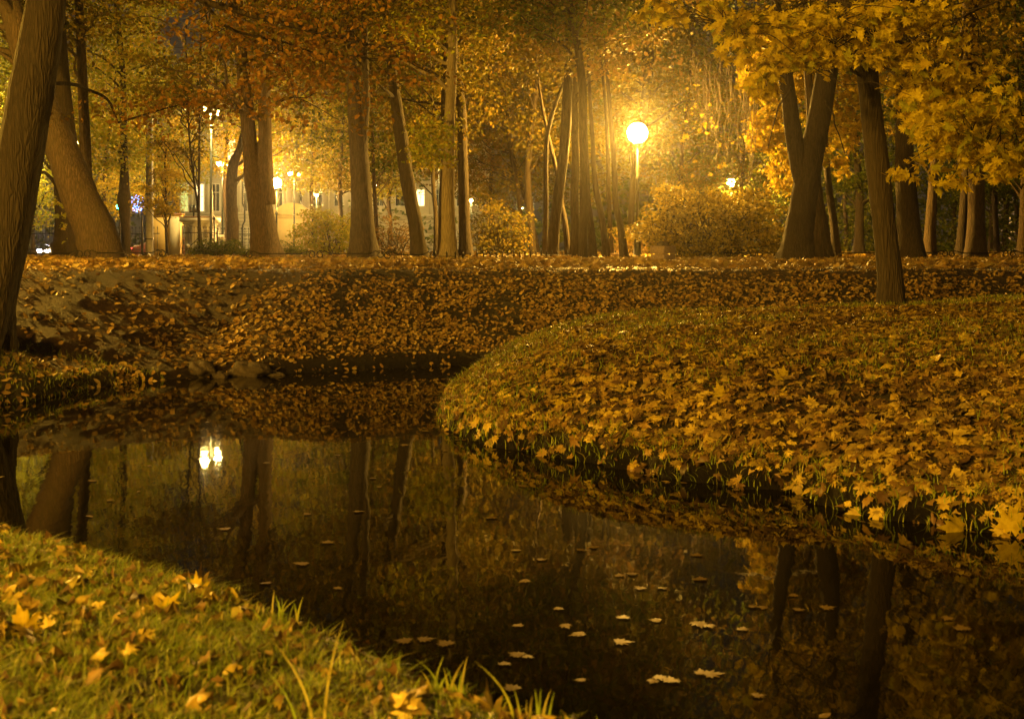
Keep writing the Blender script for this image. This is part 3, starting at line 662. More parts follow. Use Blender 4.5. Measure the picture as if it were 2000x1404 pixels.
for i, (x, w, D, lb) in enumerate([(1934,11,58,'thin distant trunk just right of the broad pale trunk'), (1948,12,55,'second thin distant trunk right of the broad pale trunk'), (1961,11,66,'thin distant trunk left of the tiny far lamp'),
                                   (1990,9,60,'thin distant trunk right of the tiny far lamp'), (1860,10,70,'faint distant trunk left of the leaning narrow trunk'), (1655,9,62,'thin distant trunk between the maple and the crest trunk'), (1995,17,38,'pale trunk cut by the right edge of the picture')]):
    tree(lb, [[(x,505,w),(x+(-1)**i*3,440,w*.9),(x+(-1)**i*5,380,w*.85),(x+3,300,w*.7)]], D, 'bark_brown' if i == 6 else 'bark_dark', 'green', lsize=.14, zb=3.8+.3*(i%3), zt=14, rad=4, nsp=110, group='distant trunks at the right')
# -- trees along the street, crowns hanging low and lit by the street lamps
for i, (px, D, zb, rd, lf, lb) in enumerate([
    (62, 58, 2.3, 2.6, 'yellow_green', 'bright green tree beyond the iron fence at far left'),
    (15, 64, 3.0, 3.6, 'yellow_green', 'street tree hidden behind the left edge trunk'),
    (205, 56, 3.0, 3.4, 'yellow_maple', 'yellow street tree glowing right of the massive leaning trunk'),
    (300, 60, 4.0, 3.8, 'yellow_green', 'yellow-green street tree above the concrete pole'),
    (345, 66, 4.6, 3.6, 'yellow_green', 'leafy street tree left of the double street lamp'),
    (440, 58, 5.0, 3.4, 'yellow_maple', 'glowing yellow tree right of the double street lamp'),
    (610, 62, 4.4, 3.4, 'yellow_green', 'street tree over the small shrub right of the lamp'),
    (665, 54, 4.2, 3.2, 'olive', 'olive tree left of the stout forked trunk'),
    (760, 60, 4.0, 3.4, 'yellow_green', 'street tree seen between the stout and the leaning trunk'),
    (960, 58, 3.6, 3.8, 'olive', 'dull olive tree behind the brown shrub'),
    (1330, 52, 4.0, 4.4, 'olive', 'dark leafy tree right of the big lamp'),
    (1450, 56, 4.2, 4.4, 'green', 'dark green tree behind the weeping twigs'),
    (1120, 62, 3.8, 4.4, 'olive', 'leafy tree filling the gap over the slim trunks')]):
    tree(lb, [[(px,506,14*40/D),(px+3,440,12*40/D),(px-2,380,11*40/D),(px+2,300,9*40/D)]], D, 'bark_dark', lf, LS, .14, zb=zb, zt=14.5, rad=rd, nsp=150, nleaf=44, rsp=.85, group='leafy trees along the street')
# far woods: one dense mass beyond everything
fb = MB()
for i in range(2600):
    x = R.uniform(-75, 110); D = R.uniform(118, 150) if x < 2 else R.uniform(70, 130); z = R.uniform(1, 23)
    if x < 0 and D < 135: D += 25
    if -38 < x < -16 and z > 13 : 
        if R.random() < .9: continue
    spray(fb, LS, np.array([x, D, z]), 2.4, 22, .62)
props(fb.build('far_woods', M['green']), 'dark leafy wood closing the view behind the park', 'wood', kind='stuff')
ub = MB()
for i in range(700):
    x = R.uniform(9, 34); D = R.uniform(56, 74); z = R.uniform(.9, 5)
    spray(ub, LS, np.array([x, D, z]), .9, 34, .2)
props(ub.build('undergrowth', M['green']), 'dark undergrowth between the trunks at the right', 'undergrowth', kind='stuff')

# ------------------------------------------------------------------ shrubs and hedge
def shrub(label, cx, cy, rx, ry, D, mat, nsp, nleaf, lsize, rsp, name='shrub', stems=12, depth=1.0):
    x0 = (cx-1000)*D/F; z0 = hz(x0, D); root = empty(name, (x0, D, z0), label, 'shrub')
    tb = MB(); cb = MB()
    for i in range(nsp):
        a = R.uniform(0, 6.283); q = R.random()**.5
        q *= 1 + .16*math.sin(a*5+cx) + .12*math.sin(a*11) + (.25 if R.random() < .07 else 0); px = cx + rx*q*math.cos(a); py = cy + ry*q*math.sin(a); c = np.array(tuple(P(px, py, D + R.normal(0, depth*.4))))
        if c[2] < z0 + .05: c[2] = z0 + R.uniform(.05, .5)
        spray(cb, LS, c, rsp, nleaf, lsize, .8)
        if i % max(1, nsp//stems) == 0: limb(tb, (x0 + R.normal(0, .25), D + R.normal(0, .2), z0-.1), c, .03, .006, .08, 5, 7, .06)
    tb.build('stem', M['bark_mid'], root, smooth=True); cb.build('crown', M[mat], root); return root
shrub('wide golden bush with dense small leaves behind the concrete planter', 1388, 440, 146, 70, 32, 'shrub', 480, 28, .105, .25, 'golden_bush', 90, 2.2)
shrub('loose brown bush of arching twigs left of the slim trunks', 972, 452, 56, 56, 39, 'olive', 120, 30, .09, .30, 'brown_bush', 50)
shrub('ragged yellow-green shrub right of the second lamp', 640, 458, 62, 44, 38, 'yellow_green', 150, 34, .09, .34, 'shrub', 20)
shrub('sparse twiggy shrub between the stout and the leaning trunk', 765, 468, 42, 42, 37, 'shrub_brown', 60, 22, .08, .3, 'twiggy_shrub', 30)
shrub('low clipped green hedge under the tan bumpy trunk', 430, 496, 58, 14, 36, 'green', 170, 40, .06, .2, 'low_hedge', 8, .6)
shrub('short green hedge piece right of the twin stemmed trunk', 568, 497, 24, 11, 36, 'green', 60, 36, .06, .18, 'low_hedge', 6, .5)
shrub('low leafy bush at the foot of the slim trunks', 1245, 480, 40, 34, 42, 'shrub_brown', 110, 34, .08, .3, 'shrub', 10)

# ------------------------------------------------------------------ lamps
def globe(mb, c, r, n=3):
    prof = [(max(.001, r*math.sin(t)), -r*math.cos(t)) for t in np.linspace(0.02, math.pi-.02, 10)]
    mb.lathe(prof, c, 16)
def park_lamp(label, px, py, D, r=.2, mat='e_sodium', name='park_lamp', loc=None):
    if loc is None: top = P(px, py, D)
    else: top = Vector(loc)
    z0 = hz(top.x, top.y); H = top.z - z0; root = empty(name, (top.x, top.y, z0), label, 'lamp', 'park lamps')
    p = MB(); c = (top.x, top.y, z0)
    p.lathe([(.13,-.1),(.13,.06),(.115,.08),(.11,.5),(.13,.53),(.13,.6),(.09,.62),(.08,.7),(.10,.73),(.06,.78),(.055,1.0)], c, 14)
    p.build('base', M['iron_green'], root, smooth=False)
    p = MB(); p.lathe([(.045,.98),(.042,H*.62),(.062,H*.63),(.062,H*.65),(.034,H*.66),(.03,H-r*1.25)], c, 12); p.build('pole', M['iron_green'], root)
    p = MB(); p.lathe([(.035,H-r*1.3),(.11,H-r*1.12),(.12,H-r*.98),(.07,H-r*.93)], c, 14); p.build('lamp_holder', M['iron_green'], root)
    p = MB(); globe(p, top, r); gl = p.build('lamp_globe', M[mat], root, smooth=True)
    p = MB(); p.lathe([(.07,H+r*.96),(.05,H+r*1.08),(.01,H+r*1.2)], c, 12); p.build('finial', M['iron_green'], root)
    return root
park_lamp('big glowing round park lamp on a dark post, right of the picture centre', 1245, 260, 36, .29, 'e_lamp')
park_lamp('starry park lamp beside the twin stemmed trunk', 540, 358, 55, .22, 'e_sodium_far')
park_lamp('small lit park lamp above the golden bush', 1428, 357, 60, .2, 'e_sodium_far')
park_lamp('tiny lit lamp showing through the golden bush', 1368, 410, 120, .16, 'e_sodium_far')
park_lamp('tiny far lamp at the right edge between thin trunks', 1980, 447, 160, .22, 'e_sodium_far')
park_lamp('park lamp on the near path behind the photographer', 0, 0, 0, .24, 'e_sodium', loc=(-5.2, -4.6, 4.6))  # assumed lamp out of view, added to light the banks from the viewer's side
park_lamp('park lamp on the near lawn, far left behind the photographer', 0, 0, 0, .32, 'e_sodium', loc=(-13.0, -4.0, 5.2))  # another unseen lamp, assumed here to light the right bank sideways

park_lamp('park lamp beside the path beyond the left edge of the picture', 0, 0, 0, .19, 'e_sodium', loc=(-11.5, 19.0, 4.7))  # assumed off-frame lamp, added to light the leaning trunk and the dirt slope

def street_lamp(label, px, py, D, px2=None, py2=None, r=.16):
    a = P(px, py, D); cx = a.x if px2 is None else P((px+px2)/2, py, D).x
    z0 = hz(cx, D); root = empty('street_lamp', (cx, D, z0), label, 'lamp', 'tall street lamps')
    H = a.z - z0 - .1
    p = MB(); p.lathe([(.10,-.1),(.10,.9),(.07,1.0),(.045,H)], (cx, D, z0), 10); p.build('pole', M['iron_green'], root)
    for k, q in enumerate([a] + ([P(px2, py2, D)] if px2 is not None else [])):
        s = 1 if q.x > cx else -1
        p = MB(); p.tube(crspline(np.array([(cx, D, z0+H-.3), (cx+(q.x-cx)*.4, D, z0+H+.08), (q.x, D, q.z+.12)]), 5), .025, 6); p.build('arm', M['iron_green'], root)
        p = MB(); p.lathe([(.03, .2),(.13,.14),(.19,.06),(.19,.03)][::-1], (q.x, q.y, q.z), 12); p.build('lamp_shade', M['iron'], root)
        p = MB(); globe(p, q, r if k == 0 else r*.8); p.build('lamp_globe', M['e_street'], root, smooth=True)
street_lamp('tall double street lamp shining through yellow leaves at upper left', 400, 211, 50, 425, 219, .15)
street_lamp('second double street lamp, behind the tan bumpy trunk', 428, 318, 78, 441, 320, .16)
street_lamp('third double street lamp above the shrub right of the starry lamp', 567, 338, 94, 582, 340, .16)
street_lamp('street lamp half hidden by the slender trunk at left', 152, 278, 66)
street_lamp('street lamp hidden behind the left edge trunk', 58, 235, 62, r=.24)  # added out of sight to brighten the foliage at far left
street_lamp('street lamp hidden behind the massive leaning trunk', 112, 250, 64, r=.2)  # extra unseen source, lights the leaves around the leaning trunk
street_lamp('street lamp glimpsed beside the stout forked trunk', 732, 362, 108)
street_lamp('street lamp glowing left of the pale straight trunk', 857, 315, 84)
street_lamp('small street lamp glimpsed right of the blunt dark trunk', 920, 391, 128)
street_lamp('small street lamp among the slim trunks', 1018, 407, 150)
street_lamp('faint lamp before the yellow building right of the gateway', 618, 380, 112)
street_lamp('street lamp close to the pale town house, behind the twin stemmed trunk', 499, 345, 116, r=.2)  # added to brighten the house front, screened by the trunk
street_lamp('street lamp close to the pale town house, behind the concrete pole', 296, 338, 112, r=.22)  # second added source for the house front, kept behind the pole
street_lamp('street lamp before the yellow building behind the stout forked trunk', 702, 350, 118, r=.22)  # unseen lamp added in front of the yellow building
# concrete pole, traffic light, lit blue ornament
c = P(292, 500, 47); z0 = hz(c.x, c.y); root = empty('concrete_pole', (c.x, c.y, z0), 'thick grey concrete pole before the cream wall', 'pole')
p = MB(); p.lathe([(.16,-.1),(.16,.3),(.15,.35),(.125,6.0)], (c.x, c.y, z0), 16); p.build('pole', M['concrete'], root, smooth=True)
p = MB(); [p.lathe([(.165,h),(.165,h+.04)], (c.x, c.y, z0), 16) for h in (1.2, 2.9, 3.0)]; p.build('band', M['iron'], root)
c = P(232, 404, 58); z0 = hz(c.x, c.y); root = empty('traffic_light', (c.x, c.y, z0), 'traffic light showing green left of the knobbly trunk', 'traffic light')
p = MB(); p.lathe([(.05,-.1),(.05,c.z-z0+.4)], (c.x+.0, c.y+.16, z0), 10); p.build('pole', M['iron'], root)
p = MB(); p.box((c.x, c.y, c.z+.28), (.3,.2,.95)); [p.box((c.x, c.y-.14, c.z+.02+i*.28+.12), (.24,.12,.02)) for i in range(3)]; p.build('housing', M['iron'], root)
for i in range(3):
    p = MB(); p.tube([(c.x, c.y-.10, c.z+i*.28), (c.x, c.y-.13, c.z+i*.28)], .1, 14); p.build('lens', M['e_green'] if i == 0 else M['glass'], root)
c = P(268, 398, 58); z0 = hz(c.x, c.y); root = empty('light_ornament', (c.x, c.y, z0), 'blue star-like light ornament hung right of the knobbly trunk', 'light ornament')
p = MB(); p.lathe([(.05,-.1),(.05,c.z-z0+.5)], (c.x+.2, c.y+.1, z0), 10); p.build('pole', M['iron'], root)
p = MB(); p.tube([(c.x+.2, c.y+.1, c.z+.4), (c.x-.3, c.y, c.z+.4)], .02, 6); p.tube([(c.x-.35, c.y, c.z-.42), (c.x+.4, c.y, c.z-.42)], .02, 6); p.build('frame', M['iron'], root)
p = MB()
for i in range(42):
    a = i*2.399; r_ = .38*math.sqrt((i+.5)/42); globe(p, (c.x+r_*math.cos(a)*(1 if i%3 else .7), c.y-.04, c.z+r_*math.sin(a)*1.05), .026)
p.build('bulb', M['e_blue'], root)

# ------------------------------------------------------------------ iron fence, gate, wall, buildings, cars
def iron_fence(label, px0, px1, D, ztop, step=.14):
    x0, x1 = (px0-1000)*D/F, (px1-1000)*D/F; z0 = hz((x0+x1)/2, D); root = empty('iron_fence', ((x0+x1)/2, D, z0), label, 'fence')
    p = MB()
    for h in (.25, .8, ztop-z0-.3): p.box(((x0+x1)/2, D, z0+h), (x1-x0, .03, .035))
    p.build('rail', M['iron'], root)
    p = MB()
    for x in np.arange(x0, x1, step): p.box((x, D-.001, z0+(ztop-z0-.12)/2), (.018, .018, ztop-z0-.12)); p.lathe([(.004,-.0),(.024,.05),(.002,.13)], (x, D, ztop-.13), 5)
    p.build('picket', M['iron'], root)
    for x in np.arange(x0, x1, 2.4):
        p = MB(); p.box((x, D+.03, z0+(ztop+.25-z0)/2), (.06,.06,ztop+.25-z0)); p.lathe([(.02,0),(.06,.06),(.055,.12),(.015,.2),(.003,.3)], (x, D+.03, ztop+.25), 8); p.build('post', M['iron'], root)
    return root
iron_fence('black iron picket fence along the street at far left', 5, 312, 48, 2.33)
iron_fence('black iron picket fence between gate pillar and twin trunk', 418, 540, 50.5, 2.33)
# cream wall and white gate pillar
def build_wall():
    x0, x1, D = P(293,0,52).x, P(356,0,52).x, 52; z0 = .5; zt = P(0,420,52).z
    root = empty('garden_wall', ((x0+x1)/2, D, z0), 'cream plastered wall left of the iron gate', 'wall')
    p = MB(); p.box(((x0+x1)/2, D, (z0+zt)/2), (x1-x0, .4, zt-z0))
    p.build('wall', M['plaster_yellow'], root)
    p = MB(); p.box(((x0+x1)/2, D, zt+.03), (x1-x0+.1, .5, .06)); p.build('coping', M['roof_tin'], root)
    p = MB(); p.box((x1-.22, D-.25, (z0+zt)/2-.03), (.44, .14, zt-z0-.1)); p.build('pilaster', M['plaster_cream'], root)
build_wall()
def pillar():
    D = 51; x0, x1 = P(358,0,D).x, P(415,0,D).x; z0 = .5; zt = P(0,428,D).z; cx = (x0+x1)/2
    root = empty('gate_pillar', (cx, D, z0), 'white masonry gate pillar with moulded top behind the iron gate', 'pillar')
    p = MB(); p.box((cx, D+.4, (z0+zt)/2), (x1-x0-.1, .8, zt-z0)); p.build('shaft', M['plaster_white'], root)
    p = MB()
    for k, (e, h) in enumerate([(.02,.07),(.07,.07),(.13,.08)]): p.box((cx, D+.4, zt-.28+k*.09), (x1-x0-.1+2*e, .8+2*e, h))
    p.box((cx, D+.4, zt-.02), (x1-x0+.24, 1.14, .17)); p.build('cornice', M['plaster_white'], root)
    p = MB(); p.box((cx, D+.4, zt+.085), (x1-x0+.26, 1.16, .04)); p.build('cap', M['roof_tin'], root)
    p = MB(); p.box((cx+.4, D-.012, (z0+zt)/2-.2), (.36, .03, zt-z0-.5)); p.build('side_panel', M['plaster_cream'], root)
pillar()
def gate():
    D = 49.6; x0, x1 = P(357,0,D).x, P(425,0,D).x; z0 = .75; root = empty('iron_gate', ((x0+x1)/2, D, z0), 'black iron gate with a slanting brace before the white pillar', 'gate')
    zt = P(0,450,D).z; p = MB(); p.box((x0, D, (z0+zt)/2+.1), (.05,.05,zt-z0+.2)); p.box((x1, D, (z0+zt)/2), (.05,.05,zt-z0)); [p.box(((x0+x1)/2, D, h), (x1-x0, .03, .03)) for h in (z0+.15, z0+.7, zt-.1)]; p.build('gate_frame', M['iron'], root)
    p = MB()
    for x in np.arange(x0+.1, x1, .12): p.box((x, D-.001, (z0+zt)/2+.05), (.016,.016,zt-z0+.05)); p.lathe([(.004,0),(.02,.04),(.002,.1)], (x, D, zt+.07), 5)
    p.build('bar', M['iron'], root)
    p = MB(); p.tube([P(360,492,D-.05), P(395,458,D-.05)], .02, 6); p.build('brace', M['iron'], root)
    c = P(367,481,D-.1); s = MB(); s.tube([(c.x, c.y-.02, c.z), (c.x, c.y, c.z)], .09, 18); s.build('round_plate', M['concrete'], root)
    c = P(431,464,50.3); s = MB(); s.box((c.x, c.y, c.z), (.27,.02,.22)); o = s.build('notice_board', M['plaster_white']); props(o, 'small white notice board with two dots on the iron fence', 'notice board')
    for dx in (-.06,.06):
        s = MB(); s.tube([(c.x+dx, c.y-.016, c.z), (c.x+dx, c.y-.011, c.z)], .03, 12); s.build('dot', M['car_red'], o)
gate()
c = P(378,408,53); s = MB(); s.box((c.x-.085, c.y, c.z), (.15,.2,.32)); s.box((c.x+.085, c.y, c.z), (.15,.2,.32)); s.box((c.x, c.y+.03, c.z-.7), (.06,.06,1.2)); props(s.build('utility_box', M['car_dark']), 'grey two-door utility box standing over the gate pillar', 'utility box')

def facade(label, px0, px1, D, zt, wall, bay, win_w, rows, lit, name='town_building', zbase=.3):
    x0, x1 = P(px0,0,D).x, P(px1,0,D).x; root = empty(name, ((x0+x1)/2, D, zbase), label, 'building')
    p = MB(); p.box(((x0+x1)/2, D+4, (zt+zbase)/2), (x1-x0, 8, zt-zbase))
    z = zbase+.3
    while z < 4.6: p.box(((x0+x1)/2, D-.03, z), (x1-x0, .05, .30)); z += .36
    p.build('wall', M[wall], root)
    p = MB()
    for z, h, e in ((4.9,.28,.22),(4.6,.12,.12),(9.6,.25,.2),(zt-.3,.5,.5)): p.box(((x0+x1)/2, D-e/2-.02, z), (x1-x0+.1, e, h))
    p.build('cornice', M[wall], root)
    n = max(1, int((x1-x0)/bay)); k = 0
    for i in range(n):
        cx = x0 + (i+.5)*(x1-x0)/n
        q = MB(); q.box((cx + (x1-x0)/n/2, D-.09, 7.2), (.28, .18, 4.2)); q.box((cx + (x1-x0)/n/2, D-.11, 9.28), (.38, .22, .16)); q.build('pilaster', M[wall], root)
        for (wz, wh) in rows:
            f = MB(); t = .09
            f.box((cx-win_w/2-t/2, D-.03, wz), (t,.14,wh)); f.box((cx+win_w/2+t/2, D-.03, wz), (t,.14,wh)); f.box((cx, D-.03, wz+wh/2+t/2), (win_w+2*t,.14,t)); f.box((cx, D-.06, wz-wh/2-t/2), (win_w+3*t,.2,t))
            f.box((cx, D-.02, wz), (.05,.08,wh)); f.box((cx, D-.02, wz+wh*.2), (win_w,.075,.05)); fo = f.build('window', M['plaster_white'], root)
            g_ = MB(); g_.box((cx, D-.005, wz), (win_w, .05, wh)); g_.build('pane', M[lit[k % len(lit)]], fo); k += 1
    return root
facade('pale floodlit town house with tall windows and stone mouldings', 345, 560, 130, 18, 'plaster_grey', 1.6, .75, [(2.6,1.5),(6.6,2.8),(11.5,2.4)], ['glass','e_window_green','glass','glass','e_window','glass','glass'])
facade('long yellow building seen between the trunks beyond the street', 562, 960, 138, 13, 'plaster_cream', 2.2, .9, [(2.4,1.6),(6.9,1.8)], ['glass','glass','glass','glass','glass','glass','e_window'])
# downpipe on the first building
D = 129.6; q = MB(); q.tube([P(474,200,D), P(474,398,D), P(478,408,D), P(478,432,D), P(474,440,D), P(474,500,D)], .09, 8); props(q.build('downpipe', M['iron']), 'dark bent downpipe on the pale town house', 'downpipe')
# yellow gateway with a curved pediment
def portal():
    D = 100; x0, x1 = P(526,0,D).x, P(612,0,D).x; cx = (x0+x1)/2; root = empty('gateway', (cx, D, .5), 'yellow gateway wall with a shallow curved pediment right of the starry lamp', 'gateway')
    z1 = P(0,418,D).z; z2 = P(0,396,D).z; n = 14
    out = [(x0,.3),(x1,.3),(x1,z1)] + [(x1-(x1-x0)*i/n, z1+(z2-z1)*math.sin(math.pi*i/n)) for i in range(1,n)] + [(x0,z1)]
    p = MB(); p.prism(out, D, D+1); p.build('wall', M['plaster_yellow'], root)
    p = MB(); p.box((cx, D-.1, z1-.02), (x1-x0+.2, .25, .12)); p.build('cornice', M['plaster_yellow'], root)
    p = MB(); p.box((cx, D-.06, z1-.3), (x1-x0, .14, .06)); p.build('moulding', M['plaster_yellow'], root)
    p = MB(); p.box((cx, D-.03, (z1-.5+.6)/2+.2), (x1-x0-.9, .08, z1-1.4)); p.build('gate_panel', M['plaster_yellow'], root)
portal()

def car(label, pxc, D, s, paint, head=False, tail=False, zr=.6):
    """s = +1 faces right"""
    cx = P(pxc,0,D).x; root = empty('parked_car', (cx, D, zr), label, 'car', 'cars in the street'); X = lambda u: cx + s*u
    prof = [(-2.1,.35),(-2.15,.75),(-2.0,.95),(-1.55,1.02),(-1.1,1.38),(-.6,1.46),(.2,1.44),(.75,1.15),(1.0,.98),(1.8,.88),(2.12,.7),(2.15,.38),(1.7,.3),(-1.7,.3)]
    p = MB(); p.prism([(X(a), zr+z) for a, z in (prof if s > 0 else prof[::-1])], D-.8, D+.8)
    b = p.build('body', M[paint], root); bv = b.modifiers.new('b', 'BEVEL'); bv.width = .08; bv.segments = 3; bv.limit_method = 'ANGLE'
    for a, c_ in (((-1.35,1.03),(-.35,1.38)),((-.28,1.03),(.62,1.36))):
        q = [(a[0],a[1]),(c_[0] if a[0] > -1 else -.35,1.03),(c_[0]-.3 if a[0] > -1 else -.35,c_[1]),(a[0]+(.35 if a[0] < -1 else 0),c_[1])]
        p = MB(); p.prism([(X(u), zr+z) for u, z in (q if s > 0 else q[::-1])], D-.815, D+.815); p.build('window', M['glass'], root)
    for u in (-1.32, 1.35):
        for yy in (-.72, .72):
            p = MB(); p.tube([(X(u), D+yy-.1, zr+.33), (X(u), D+yy+.1, zr+.33)], .33, 20); wh = p.build('wheel', M['rubber'], root)
            p = MB(); p.tube([(X(u), D+yy-.115, zr+.33), (X(u), D+yy-.10, zr+.33)], .2, 16); p.build('rim', M['chrome'], wh)
    for yy in (-.62, .62):
        p = MB(); p.box((X(2.12), D+yy, zr+.68), (.12,.34,.15)); p.build('headlight', M['e_head'] if head else M['chrome'], root)
        p = MB(); p.box((X(-2.12), D+yy, zr+.78), (.1,.3,.16)); p.build('tail_light', M['e_red'] if tail else M['car_red'], root)
    return root
car('dark parked car facing right behind the iron fence', 12, 70, 1, 'car_dark', head=True)
car('pale car with its white headlights lit behind the dark parked car', 165, 76, -1, 'car_white', head=True)
car('reddish car with a lit red tail light behind the leaning trunk', 350, 60, 1, 'car_red', tail=True)
# the street itself
p = MB(); p.add([(-120,57,.606),(-9.5,57,.606),(-9.5,96,.606),(-120,96,.606)], np.array([[0,1,2,3]])); props(p.build('street', M['asphalt']), kind='structure')
p = MB(); p.box((-65, 56.6, .62), (110, .25, .2)); props(p.build('kerb', M['granite']), kind='structure')

# ------------------------------------------------------------------ low scrolled fence along the path
def scroll(p, c, s, r=.085, D=27, tall=.0):
    """an iron scroll: the rail curls down into a ring"""
    pts = [(c[0] + s*(-.30), D, c[2]), (c[0] + s*(-.18), D, c[2]+.02), (c[0] + s*(-.09), D, c[2]+.06)]
    for t in np.linspace(2.4, -4.6, 22):
        rr = r * (1 - .45*(2.4-t)/7.0); pts.append((c[0] + s*rr*math.cos(t), D, c[2] - .02 + rr*math.sin(t)))
    p.tube(crspline(np.array(pts), 2), .014, 6)
def fence_section(label, px0, px1, D=27, dbl=True, D2=None):
    D2 = D2 or D; a, b = P(px0, 502, D), P(px1, 502, D2); cx = (a.x+b.x)/2; z0 = hz(cx, D); root = empty('low_fence', (cx, D, z0), label, 'fence', 'low scrolled fence sections')
    zr = z0 + .17; sa = .16; p = MB(); p.tube([(a.x+.26, D, zr), (b.x-.26, D2, zr)], .015, 6); p.build('rail', M['iron'], root)
    for (q, s, DD) in ((a, -1, D), (b, 1, D2)):
        p = MB(); c_ = (q.x - s*.06, DD, zr+.0); scroll(p, c_, s, .085, DD); p.build('scroll', M['iron'], root)
        p = MB(); p.tube(crspline(np.array([(q.x - s*.02, DD, zr-.10), (q.x - s*.005, DD, zr-.13), (q.x - s*.07, DD, z0-.06)]), 3), .011, 6); p.build('leg', M['iron'], root)
secs = [(-2,160),(166,322),(482,614),(620,748),(752,850)]
lbl = ['left of the massive leaning trunk','in front of the massive leaning trunk','in front of the twin stemmed trunk','in front of the stout forked trunk','in front of the dark leaning trunk']
for (a, b_), l in zip(secs, lbl): fence_section('low iron fence section with scrolled ends ' + l, a, b_)
for (a, b_), l in zip([(1322,1345),(1351,1475),(1480,1610),(1615,1745),(1750,1850),(1855,1968),(1974,2080)],
                      ['right beside the concrete planter','before the golden bush','before the huge maple trunk','left of the slender crest maple','before the heavy dark trunk','before the broad pale ribbed trunk','at the right edge of the picture']):
    fence_section('low iron fence section with scrolled ends ' + l, a, b_, 31)
# low stake fence running back from the path
root = empty('stake_fence', (P(845,0,28).x, 28, BASEZ), 'row of short iron stakes running back toward the big lamp', 'fence')
q = MB(); rl = []
for i in range(34):
    t = i/33; D = 27.5 + 9*t; px = 850 + 370*t**.8; c = P(px, 500, D); z0 = hz(c.x, D); s = MB()
    s.lathe([(.02,-.05),(.016,.17),(.026,.19),(.002,.24)], (c.x, D, z0), 7); s.build('stake', M['iron'], root)
    rl.append((c.x, D, z0+.12))
q.tube(rl, .009, 6); q.build('rail', M['iron'], root)

# ------------------------------------------------------------------ planters, stump, rocks
def planter(label, px, D, w, h, rz=.6, name='concrete_planter'):
    x = (px-1000)*D/F; z0 = hz(x, D); root = empty(name, (x, D, z0), label, 'planter')
    p = MB(); p.box((x, D, z0+h*.24), (w, w, h*.56), rz); p.build('base_block', M['granite'], root).modifiers.new('b','BEVEL').width = .012
    p = MB(); p.box((x, D, z0+h*.77), (w*1.05, w*1.05, h*.44), rz); o = p.build('top_block', M['granite'], root); o.modifiers.new('b','BEVEL').width = .012
    if h > .3:
        p = MB()
        for i in range(16):
            a = R.uniform(0, 6.28); r_ = R.uniform(0, w*.28); rr = R.uniform(.03, .06)
            p.lathe([(.005,-rr),(rr*R.uniform(.8,1.1),-rr*.4),(rr,rr*.2),(rr*.6,rr*.7),(.004,rr*.8)], (x+r_*math.cos(a), D+r_*math.sin(a), z0+h+.03+ (w*.28-r_)*.35), 7)
        p.build('soil_heap', M['rock'], root)
planter('two-tier square concrete planter with a heap of stones at the path edge', 1295, 25.5, .36, .37, .72)
planter('small granite block left of the big lamp post', 1199, 34, .3, .15, .1, 'granite_block')
planter('tiny granite block close beside the big lamp post', 1228, 35, .1, .14, .1, 'granite_block')
def stump(px, D):
    x = (px-1000)*D/F; z0 = hz(x, D); p = MB(); n = 30; arr = []
    g_ = np.random.default_rng(5); v = []
    prof = [(.19,-.15),(.16,.0),(.115,.08),(.10,.18),(.098,.21),(.08,.19),(.01,.17)]; ang = np.arange(n)*2*math.pi/n; k = g_.uniform(.78, 1.25, n); k = (k+np.roll(k,1))/2; jag = g_.uniform(-.04,.05,n)
    for j, (r_, z) in enumerate(prof):
        for i in range(n): v.append((x + r_*k[i]*math.cos(ang[i]), D + r_*k[i]*math.sin(ang[i]), z0 + z + (jag[i] if 3 <= j <= 5 else 0)))
    i = np.arange(len(prof)-1)[:,None]*n; j = np.arange(n)[None]; j2 = (j+1)%n
    p.add(v, np.stack([i+j, i+j2, i+n+j2, i+n+j], -1).reshape(-1,4)); props(p.build('tree_stump', M['bark_dark']), 'jagged dark tree stump behind the crest of the right bank', 'stump')
stump(1527, 14.05)
def rock(label, px, py, D, sx, sy, sz, seed, rz=0):
    c = P(px, py, D); bm_v = []; g_ = np.random.default_rng(seed); nu, nv = 26, 14; ph = g_.uniform(0, 6.28, 8)
    for j in range(nv+1):
        th = math.pi*j/nv
        for i in range(nu):
            a = 2*math.pi*i/nu; d = np.array([math.sin(th)*math.cos(a), math.sin(th)*math.sin(a), math.cos(th)])
            r_ = 1 + .16*math.sin(3*d[0]*2+ph[0]+d[2]*3) + .12*math.sin(5*d[1]*2+ph[1]) + .07*math.sin(11*d[0]+ph[2]+7*d[2]) + .05*math.sin(17*d[1]+ph[3]+9*d[0]) + g_.normal(0,.015)
            e = d*r_*np.array([sx, sy, sz]); e = np.array([e[0]*math.cos(rz)-e[1]*math.sin(rz), e[0]*math.sin(rz)+e[1]*math.cos(rz), e[2]]); bm_v.append(e + np.array(tuple(c)))
    i = np.arange(nv)[:,None]*nu; j = np.arange(nu)[None]; j2 = (j+1)%nu; p = MB(); p.add(bm_v, np.stack([i+j, i+nu+j, i+nu+j2, i+j2], -1).reshape(-1,4))
    props(p.build('rock', M['rock'], smooth=True), label, 'rock')
rock('brown boulder on the shore left of the pale ridged rock', 392, 722, 14.75, .17, .2, .10, 1, .3)
rock('pale ridged rock sloping into the water below the far bank', 485, 724, 14.85, .24, .16, .10, 2, -.15)
rock('low wet stone tail at the right end of the ridged rock', 535, 734, 14.9, .13, .08, .05, 3, -.2)
rock('small dark stone between the boulder and the ridged rock', 432, 734, 14.6, .09, .07, .05, 4)

